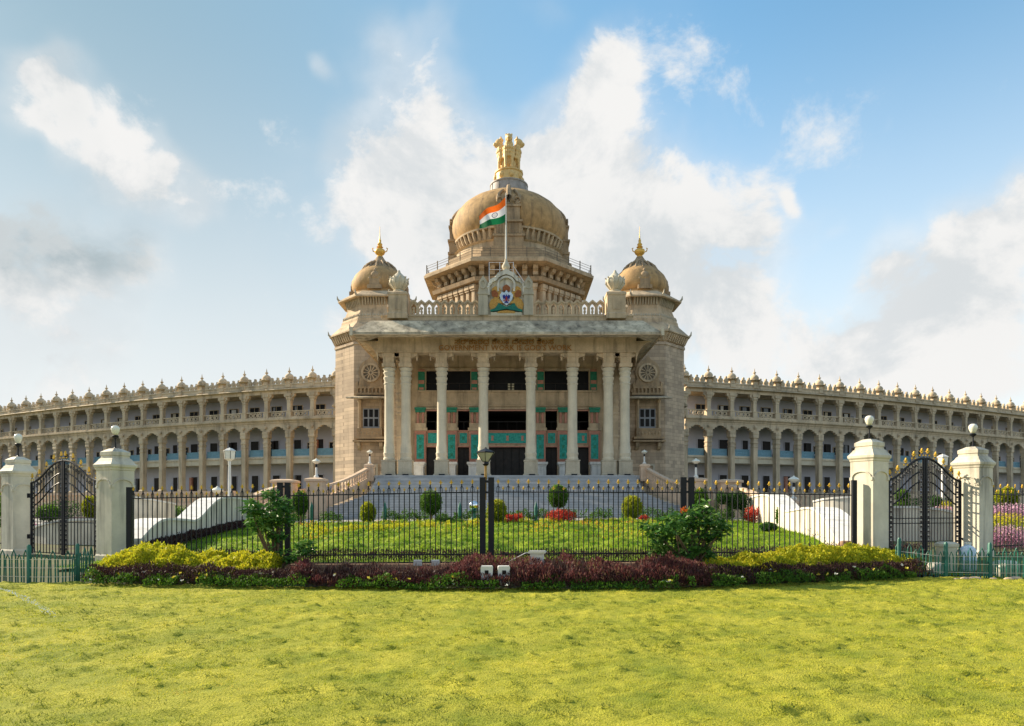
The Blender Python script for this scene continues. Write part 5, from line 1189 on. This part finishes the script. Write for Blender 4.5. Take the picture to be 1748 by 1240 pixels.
for nm, v0, v1, mt in (('saffron_band', 0, 1/3, flagO), ('white_band', 1/3, 2/3, flagW), ('green_band', 2/3, 1, flagG)):
    nu, nv = 28, 5; vs = [flagp(i/nu, v0+(v1-v0)*j/nv) for j in range(nv+1) for i in range(nu+1)]
    fs = [(j*(nu+1)+i, j*(nu+1)+i+1, (j+1)*(nu+1)+i+1, (j+1)*(nu+1)+i) for j in range(nv) for i in range(nu)]
    put(nm, MB().add(vs, fs).mesh(nm, mt, True), fl)
wh = MB()
def wp_(r, a): p = flagp(.42+r*.115*math.cos(a), .5-r*.135*math.sin(a)); return (p[0], p[1]-.02, p[2])
for i in range(24):
    a, b = i*math.pi/12, (i+1)*math.pi/12
    wh.add([wp_(1, a), wp_(1, b), wp_(.8, b), wp_(.8, a)], [(0,1,2,3)])
    if i % 2 == 0: wh.add([wp_(.8, a-.06), wp_(.8, a+.06), wp_(0, a)], [(0,1,2)])
put('flag_wheel', wh.mesh('flag_wheel', navy), fl)

# ------------------------------------------------------------------ planting
def mass(name, n, xr, yf, yb, zt, zb, m, size, label, cat='shrubs', up=.3, asp=.5, seed=0, rag=.35, zbase=None, kind='stuff', den=None):
    x = xr[0]+(xr[1]-xr[0])*rng.random(n)
    if den: x = x[fbm(x, 0*x, 1.5, seed+50, 3) > den]; n = len(x)
    a, b = yf(x), yb(x); v = rng.random(n); y = a+(b-a)*v
    prof = np.sin(np.clip(v*.92+.04, 0, 1)*math.pi)**.45
    top = zt(x)*(1-rag+2*rag*fbm(x, y, 2.3, seed, 3))*prof*(.85+.3*vnoise(x, y, 7., seed+5))
    z = np.maximum(zb, top*(1-.75*rng.random(n)**2.2))
    g = G(x, y) if zbase is None else zbase
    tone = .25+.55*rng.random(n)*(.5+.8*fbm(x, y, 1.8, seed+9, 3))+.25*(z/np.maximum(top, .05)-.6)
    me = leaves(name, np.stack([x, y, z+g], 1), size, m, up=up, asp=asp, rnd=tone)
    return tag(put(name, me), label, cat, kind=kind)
E_ = lambda d: (lambda x: lawn_edge(x)+d)
bX = lambda px: Xp(px, 17.5)
mass('border_plants', 26000, (bX(150), Xp(1560, 18.8)), E_(-.12), E_(.55), lambda x: .32+.30*(fbm(x, x*0, 1.3, 88, 2)-.4), .01, lfGreen, .06, 'low dark green border plants along the lawn edge', 'border plants', seed=11, rag=.7, den=.36)
mass('purple_bedding', 46000, (bX(140), Xp(1590, 19)), E_(.05), E_(1.15), lambda x: .44+.25*(fbm(x, x*0, 1.7, 83, 2)-.35), .03, lfPur, .07, 'dark purple leaved bedding behind the border plants', 'bedding', up=.8, asp=.28, seed=12)
mass('yellow_shrubs', 30000, (bX(128), bX(455)), E_(.75), E_(2.3), lambda x: np.interp(x, [-11.2, -10.2, -8.5, -6.5], [.5, .92, .70, .62]), .15, lfYel, .075, 'yellow green clipped shrubs in the left bed', 'shrubs', seed=13)
mass('yellow_shrubs', 40000, (Xp(1185, 18.5), Xp(1575, 19.5)), E_(.75), E_(2.3), lambda x: np.interp(x, [5, 7, 8.5, 10, 11.7], [.50, .62, .80, .78, .5]), .15, lfYel, .075, 'yellow green clipped shrubs in the right bed', 'shrubs', seed=14)
mass('maroon_bedding', 48000, (Xp(510, 17.5), Xp(1200, 17.5)), E_(.05), E_(1.9), lambda x: np.interp(x, [-5.6, -5.0, -1.8, -1.2], [.62, .40, .40, .62])+.22*(fbm(x, x*0, 1.3, 77, 3)-.3), .03, lfMar, .08, 'maroon and brown leaved bedding in the middle bed', 'bedding', up=.9, asp=.25, seed=15, rag=.5)
mass('bed_stalks', 5000, (Xp(520, 17), Xp(1190, 17)), E_(.3), E_(1.3), lambda x: .48+0*x, .1, mat('dry_stalk', (.22, .14, .09), .9, attr=[(0, (.08, .04, .03)), (.7, (.20, .12, .09)), (1, (.45, .38, .25))]), .22, 'thin dry stalks standing in the maroon bed', 'stalks', up=2.5, asp=.05, seed=16)
def flowers(name, n, xr, e0, e1, z0, z1, m, s, label, cat='flowers'):
    x = xr[0]+(xr[1]-xr[0])*rng.random(n); y = lawn_edge(x)+e0+(e1-e0)*rng.random(n); z = z0+(z1-z0)*rng.random(n); P = []
    for a, b, c in zip(x, y, z):
        for k in range(7): P.append((a+rng.normal()*s*.25, b+rng.normal()*s*.25, c+rng.normal()*s*.2))
    return tag(put(name, leaves(name, P, s, m, up=.2, asp=.8)), label, cat, kind='stuff')
flowers('yellow_flowers', 34, (bX(160), Xp(1560, 18.8)), -.12, .35, .15, .36, leafm('petal_yellow', [(0, (.6, .5, .03)), (1, (.8, .7, .12))], .2), .05, 'small yellow flowers among the border plants')
flowers('white_flowers', 26, (bX(160), Xp(1560, 18.8)), -.12, .45, .15, .4, leafm('petal_white', [(0, (.6, .62, .5)), (1, (.8, .8, .75))], .2), .04, 'small whitish flowers among the border plants')
mass('mound_border', 16000, (-13.2, 13.2), lambda x: np.interp(x, [-13, -6, 0, 6, 13], [21.7, 20.4, 19.4, 20.1, 21.8]), lambda x: np.interp(x, [-13, -6, 0, 6, 13], [22.4, 21.2, 20.3, 20.9, 22.5]), lambda x: .34+0*x, .02, lfPur, .07, 'dark reddish bedding just behind the fence', 'bedding', up=.8, asp=.3, seed=21)
mass('yellow_edging', 9000, (Xp(590, 40), Xp(820, 40)), lambda x: 34-.0*x+np.interp(x, [-10, -2], [-2, 3]), lambda x: 35.6+np.interp(x, [-10, -2], [-2, 4]), lambda x: .36+0*x, .02, lfYel, .09, 'band of bright yellow plants on the mound', 'bedding', seed=22, rag=.8, den=.38)
mass('orange_bedding', 4000, (Xp(820, 40), Xp(1090, 40)), lambda x: 40.5+0*x, lambda x: 42+0*x, lambda x: .3+0*x, .02, lfYel, .09, 'sparse yellow and orange plants along the top of the mound', 'bedding', seed=23, rag=.8, den=.45)
mass('step_foot_plants', 20000, (Xp(495, 44.5), Xp(1250, 44.5)), lambda x: 43.8+0*x, lambda x: 45+0*x, lambda x: .75+0*x, .02, lfGreen, .10, 'uneven green plants along the top of the mound', 'bedding', seed=24, rag=.8, den=.36)
mass('wall_foot_plants', 7000, (-15.8, -12.4), lambda x: np.interp(x, [-15.8, -14.2, -13, -12.4], [42, 31, 24, 22]), lambda x: np.interp(x, [-15.8, -14.2, -13, -12.4], [43.5, 32.5, 25.5, 23]), lambda x: .4+0*x, .02, lfPur, .09, 'purple edging at the foot of the left white wall', 'bedding', seed=25)
def path_mass(name, P, wd, n, zt, m, size, label, seed):
    P = [Vector((a, b, 0)) for a, b in P]; q = polyr([tuple(p) for p in P], 60); k = rng.integers(0, 61, n); x = np.array([q[i].x for i in k])+rng.normal(size=n)*wd*.5; y = np.array([q[i].y for i in k])+rng.normal(size=n)*wd*.6
    top = zt*(.6+.7*fbm(x, y, 1.5, seed, 3)); z = top*(1-.7*rng.random(n)**2)+G(x, y)
    return tag(put(name, leaves(name, np.stack([x, y, z], 1), size, m, up=.5, asp=.4)), label, 'bedding', kind='stuff')
for i in range(46):
    px = 520+600*rng.random(); Y = 29+12*rng.random(); x = Xp(px, Y); g = float(mound(np.array([x]), np.array([Y]))[0]); r_ = .25+.3*rng.random()
    k = 60; P = np.stack([x+rng.normal(size=k)*r_, Y+rng.normal(size=k)*r_*.5, g+.05+rng.random(k)*.22], 1)
    if i == 0: PP, TT = [P], [rng.random(k)]
    else: PP.append(P); TT.append(rng.random(k)*.6+.4*rng.random())
tag(put('mound_plants', leaves('mound_plants', np.concatenate(PP), .09, leafm('leaf_mixed', [(0, (.12, .2, .01)), (.5, (.55, .55, .03)), (.8, (.65, .30, .03)), (1, (.45, .06, .03))]), up=.5, asp=.45, rnd=np.concatenate(TT))), 'scattered tufts of yellow and orange plants over the mound', 'plants', kind='stuff')
path_mass('purple_edging', [(Xp(1345, 38), 38), (Xp(1380, 33), 33), (Xp(1425, 27), 27), (Xp(1445, 23.5), 23.5)], .35, 6000, .36, lfPur, .08, 'purple edging at the foot of the right white wall', 31)
path_mass('purple_edging', [(Xp(425, 41), 41), (Xp(375, 36), 36), (Xp(335, 31), 31), (Xp(290, 26), 26), (Xp(250, 23.5), 23.5)], .35, 7000, .40, lfPur, .08, 'purple edging stepping down beside the left white wall', 32)

def crown(n, shapes, m, size, name='crown', up=-1, asp=.55, shell=.55, seed=0):
    P = []; T = []
    tot = sum(r[0]*r[1]*r[2] for _, r in shapes)
    for c, r in shapes:
        k = max(8, int(n*r[0]*r[1]*r[2]/tot)); d = rng.normal(size=(k, 3)); d /= np.linalg.norm(d, axis=1)[:,None]
        rad = (shell+(1-shell)*rng.random(k)**.6)[:,None]*(.74+.52*fbm(d[:,0]*2+5+c[0], d[:,1]*2+d[:,2]*3, 1.9, seed, 3))[:,None]
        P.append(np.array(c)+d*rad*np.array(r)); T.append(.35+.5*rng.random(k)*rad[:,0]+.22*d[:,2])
    return leaves(name, np.concatenate(P), size, m, up=up, asp=asp, rnd=np.concatenate(T))
def topiary(px, Y, ptop, pbot, wpx, m, label, cat='topiary', trunk=True, n=6500, group='clipped topiaries on the mound', base=None, shape='egg', size=.095):
    x = Xp(px, Y); zt, zb = Zp(ptop, Y), Zp(pbot, Y); g = float(mound(np.array([x]), np.array([Y]))[0]) if base is None else base
    t = thing('topiary', label, cat, (x, Y, g), group=group); r = wpx*Y/1165/2; c = (zt+zb)/2-g; h = (zt-zb)/2
    sh = [((0, 0, c), (r, r, h))] if shape == 'egg' else [((0, 0, c-h*.5), (r, r, h*.55)), ((0, 0, c+h*.4), (r, r, h*.62))]
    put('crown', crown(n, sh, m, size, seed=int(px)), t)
    if shape == 'egg': core = MB(); core.ball((0, 0, c), r*.6, r*.6, h*.62, 10, 7)
    b = MB(); b.tube([(0, 0, -.05), (.03, 0, (c-h)*.5), (0, .02, c)], .05, 6, [.09, .06, .05]); put('trunk', b.mesh('trunk', woodM), t)
    return t
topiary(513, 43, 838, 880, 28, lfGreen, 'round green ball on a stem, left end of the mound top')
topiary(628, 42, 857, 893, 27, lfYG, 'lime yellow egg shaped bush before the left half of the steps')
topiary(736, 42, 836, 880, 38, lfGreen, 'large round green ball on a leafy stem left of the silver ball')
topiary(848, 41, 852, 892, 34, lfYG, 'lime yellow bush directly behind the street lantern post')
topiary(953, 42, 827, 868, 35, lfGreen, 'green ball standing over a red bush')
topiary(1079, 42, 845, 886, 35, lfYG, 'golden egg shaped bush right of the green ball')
topiary(1195, 42, 833, 870, 26, lfGreen, 'narrow green topiary behind the right double post')
topiary(1330, 37, 866, 897, 9, lfGreen, 'thin green column bush against the right white wall', n=1800)
topiary(1312, 33, 893, 908, 28, lfDark, 'flat topped small tree on the right slope of the mound', n=2600)
topiary(331, 32, 885, 915, 10, lfGreen, 'thin leafy column by the left stepped wall', n=1800)
topiary(363, 35, 892, 912, 9, lfGreen, 'second thin leafy column further up the left stepped wall', n=800)
topiary(155, 33, 848, 885, 26, lfYG, 'round lime bush behind the left gate', base=.8)
topiary(1540, 38, 835, 872, 23, lfGreen, 'upright clipped cylinder bush behind the right gate', base=.8, shape='col', n=3000)
topiary(1718, 36, 832, 868, 34, lfYG, 'loose lime bush behind the fence at the right edge', base=.8)
topiary(1600, 45, 848, 872, 20, lfDark, 'dark round bush beside the white lantern post', base=.8, n=2600)
topiary(84, 38, 862, 890, 40, lfGreen, 'wide green bush behind the left gate', base=.8, n=2600)
topiary(10, 36, 835, 905, 40, lfGreen, 'green shrub at the far left edge beyond the pier', base=.8, n=2600)
# elephant shaped topiary
Y = 43.; x = Xp(1258, Y); g = 1.15; t = thing('elephant_topiary', 'dark green topiary clipped into an elephant on the right of the mound', 'topiary', (x, Y, g))
sh = [((0, 0, 1.25), (.82, .55, .62)), ((-.95, 0, 1.45), (.42, .38, .45)), ((-1.25, 0, 1.1), (.17, .17, .45)), ((.5, .25, .5), (.22, .2, .6)), ((.5, -.25, .5), (.22, .2, .6)), ((-.45, .25, .5), (.22, .2, .6)), ((-.45, -.25, .5), (.22, .2, .6)), ((.9, 0, 1.2), (.12, .1, .35)), ((-.8, -.35, 1.45), (.25, .12, .35))]
put('crown', crown(9000, sh, lfDark, .085, shell=.35, seed=4), t)
def bush(px, Y, ptop, wpx, m, label, cat='bush', n=1800, g=None, size=.1, group=None, name='flower_bush', hb=None):
    x = Xp(px, Y); g = float(G(x, Y)) if g is None else g; h = Zp(ptop, Y)-g; r = wpx*Y/1165/2
    t = thing(name, label, cat, (x, Y, g), group=group)
    k = max(1, int(r/h)+1); sh = [((r*(i-(k-1)/2)*1.1, rng.normal()*.1, h*.5), (r/k*1.3, r/k*1.1+.15, h*(.45+.1*rng.random()))) for i in range(k)]
    put('crown', crown(n, sh, m, size, shell=.3, seed=int(px)), t)
    b = MB()
    for i in range(3): b.tube([(0, 0, -.05), (rng.normal()*.15*r, rng.normal()*.1, h*.35), (rng.normal()*.4*r, rng.normal()*.15, h*.7)], .02, 5)
    put('stem', b.mesh('stem', woodM), t); return t
bush(958, 41.5, 868, 44, lfRed, 'red leaved bush below the green ball topiary', n=1800)
bush(876, 42, 877, 32, lfRed, 'low red bush right of the street lantern post', n=1000)
bush(1285, 41, 864, 22, lfRed, 'bright red flowering bush behind the elephant topiary', n=1000)
bush(1100, 42.5, 880, 14, lfRed, 'small dark red bush beside the golden bush', n=500)
bush(760, 42, 882, 30, lfGreen, 'low spiky plants beside the large green ball', n=700)
bush(85, 31, 893, 60, lfPink, 'pink bougainvillea bank on the wall behind the left gate', n=2600, g=.9, size=.08)
bush(142, 31, 884, 36, lfPink, 'pink flowers right of centre behind the left gate', n=1600, g=1.0, size=.08)
bush(1612, 32, 863, 46, lfPink, 'purple pink bougainvillea behind the right gate', n=2600, g=.9, size=.08)
bush(1616, 33, 853, 18, lfYel, 'yellow bush above the bougainvillea behind the right gate', n=700, g=.9, size=.08)
bush(1720, 30, 858, 70, lfPink, 'pink flower bank beyond the right fence', n=2600, g=1.2, size=.08)
bush(1722, 27.5, 876, 70, lfYel, 'yellow flower strip in front of the pink bank at the right edge', n=2600, g=.8, size=.08)
bush(1722, 25.5, 895, 70, lfPink, 'dusty pink flowers nearest the fence at the right edge', n=2600, g=.35, size=.07)
bush(300, 52, 862, 120, lfGreen, 'green hedge below the left wing', n=4200, size=.13)
bush(1630, 54, 845, 160, lfDark, 'dark hedge below the right wing', n=3600, size=.13)
bush(110, 54, 852, 190, lfDark, 'dark hedge below the far end of the left wing', n=4200, size=.13)
# glossy leafed shrubs in front of the fence
def shrub(px, Y, blobs_, label, n, stems):
    x = Xp(px, Y); t = thing('leafy_shrub', label, 'shrub', (x, Y, 0)); sh = [(((a-px)*1.06*Y/1165, rng.normal()*.2, Zp(b, Y)), (r*Y/1165, r*Y/1165*1.1, r*.8*Y/1165)) for a, b, r in blobs_]
    P = []; T = []; D = []
    for c, r in sh:                    # leaves in whorls at twig ends
        k = max(5, int(n*r[0]**2/sum(q[1][0]**2 for q in sh)/8))
        for _ in range(k):
            d = rng.normal(size=3); d /= np.linalg.norm(d); p = np.array(c)+d*np.array(r)*(.45+.6*rng.random()); tn = rng.random()*.6
            for j in range(8):
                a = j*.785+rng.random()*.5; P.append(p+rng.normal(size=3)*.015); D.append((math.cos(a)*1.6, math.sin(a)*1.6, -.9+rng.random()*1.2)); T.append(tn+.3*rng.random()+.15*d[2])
    put('crown', leaves('crown', P, .15, lfMag, up=.0, asp=.36, rnd=np.array(T), lean=np.array(D)*1.6), t)
    b = MB()
    for (sx, sz) in stems:
        for a, c in zip(sh[::1], range(99)):
            if rng.random() < .75: e = a[0]; b.tube([(sx, 0, -.05), (sx*.6+e[0]*.3, e[1]*.5, e[2]*.45), (e[0]*.8, e[1], e[2]*.85), e], .02, 5, [.035, .025, .016, .008])
    put('trunk', b.mesh('trunk', woodM), t); return t
shrub(455, 18.6, [(460, 845, 12), (440, 868, 20), (472, 865, 22), (430, 890, 14), (455, 892, 24), (482, 885, 18), (470, 915, 14), (510, 935, 16), (455, 945, 20), (492, 950, 14)], 'tall leafy magnolia like shrub in front of the left double post', 2600, [(.2, 0), (.28, 0)])
shrub(1172, 18.2, [(1200, 868, 16), (1180, 885, 22), (1142, 893, 20), (1212, 890, 18), (1125, 910, 18), (1165, 912, 26), (1210, 912, 20), (1228, 905, 14), (1135, 935, 22), (1175, 940, 26), (1205, 945, 22), (1112, 900, 12), (1150, 955, 20)], 'broad dark leafy shrub in front of the right double post', 4600, [(-.15, 0), (.15, 0), (.3, 0)])
P = [(Xp(1165, 18.1)+rng.normal()*.04, 18.0+rng.normal()*.04, Zp(873, 18.1)+rng.normal()*.04) for _ in range(30)]
tag(put('orange_blossom', leaves('orange_blossom', P, .07, leafm('petal_orange', [(0, (.6, .1, .02)), (1, (.7, .25, .04))], .2), up=.2, asp=.7)), 'orange red blossom on top of the broad right shrub', 'blossom', kind='stuff')
# stones, drum and blocks by the right railing
def rock(x, y, z, r, m, label, cat='stone', group=None, sq=(1, 1, 1)):
    b = MB(); b.ball((0, 0, 0), r, r, r, 14, 9); V = np.array(b.v); nn = .82+.4*fbm(V[:,0]*3+x*7, V[:,1]*3+V[:,2]*2, 1.7/r*.3, 3, 3); V = np.clip(V*nn[:,None]*np.array(sq), -r*np.array(sq)*.85, r*np.array(sq)*.85); b.v = [tuple(v) for v in V]
    o = put('stone', b.mesh('stone', m, 40), None, (x, y, z)); return tag(o, label, cat, group)
rock(Xp(1716, 19.8), 19.8, .18, .36, whiteW, 'white rounded boulder behind the right green railing', sq=(1.1, .8, .9))
rock(Xp(1597, 20.2), 20.2, .12, .26, whiteW, 'smaller white stone below the right gate', sq=(1, .8, 1.1))
rock(Xp(227, 20.4), 20.4, .38, .22, stone, 'tan stone at the foot of the left single post', sq=(1.2, .8, .8))
rock(Xp(1443, 21.8), 21.8, .62, .30, plinthM, 'brown boulder at the foot of the right curving wall', sq=(1, .8, 1.2))
for i, px in enumerate((1633, 1652, 1665, 1700, 1722, 1738)): rock(Xp(px, 18.9), 18.9+.1*(i%2), .0, .06+.03*(i%3), warm, '%s small tan edging stone from the left, between lawn and right railing' % ('first', 'second', 'third', 'fourth', 'fifth', 'last')[i], group='small tan edging stones', sq=(1.6, 1, .7))
Y = 20.3; t = thing('water_drum', 'pale blue plastic drum behind the right green railing', 'drum', (Xp(1652, Y), Y, .1))
m = MB(); m.lathe([(.18, 0), (.22, .05), (.22, .3), (.235, .33), (.22, .36), (.22, .62), (.16, .72), (.08, .76), (.08, .8)], 18); put('drum_body', m.mesh('drum_body', bluP, 40), t); m = MB(); m.lathe([(.095, .8), (.095, .85)], 14); put('drum_cap', m.mesh('drum_cap', white), t)
Y = 20.5; t = thing('concrete_post', 'squat cream concrete post beside the blue drum', 'post', (Xp(1616, Y), Y, 0.1)); m = MB(); m.sqs([(.2, 0), (.2, .7), (.23, .72), (.23, .8), (.15, .86)]); put('post_body', m.mesh('post_body', pierM), t)
# sprinkler water in the air: many droplets
def spray(P0, P1, h, n, label, spread):
    b = MB(); a, c = Vector(P0), Vector(P1)
    for i in range(n):
        u = rng.random()**.8; p = a.lerp(c, u)+Vector((0, 0, 4*h*u*(1-u)))+Vector(tuple(rng.normal(size=3)*spread*(.15+u))); r = .004+.006*rng.random()
        b.add([(p.x+r*2, p.y, p.z-r), (p.x-r, p.y+r, p.z), (p.x-r, p.y-r, p.z), (p.x, p.y, p.z+r)], [(0,1,3), (1,2,3), (2,0,3), (0,2,1)])
    return tag(put('water_spray', b.mesh('water_spray', mat('water_drops', (.85, .88, .9), .1, .02, 3, transl=.4, spec=.8))), label, 'water', kind='stuff')
spray((Xp(205, 18.9), 18.9, Zp(940, 18.9)), (Xp(272, 18.4), 18.4, Zp(962, 18.4)), .13, 260, 'sprinkler jet arching over the left shrubs', .035)
spray((Xp(-10, 13.5), 13.5, Zp(1003, 13.5)), (Xp(92, 12.4), 12.4, Zp(1051, 12.4)), .08, 190, 'sprinkler jet landing on the lawn at the left edge', .03)
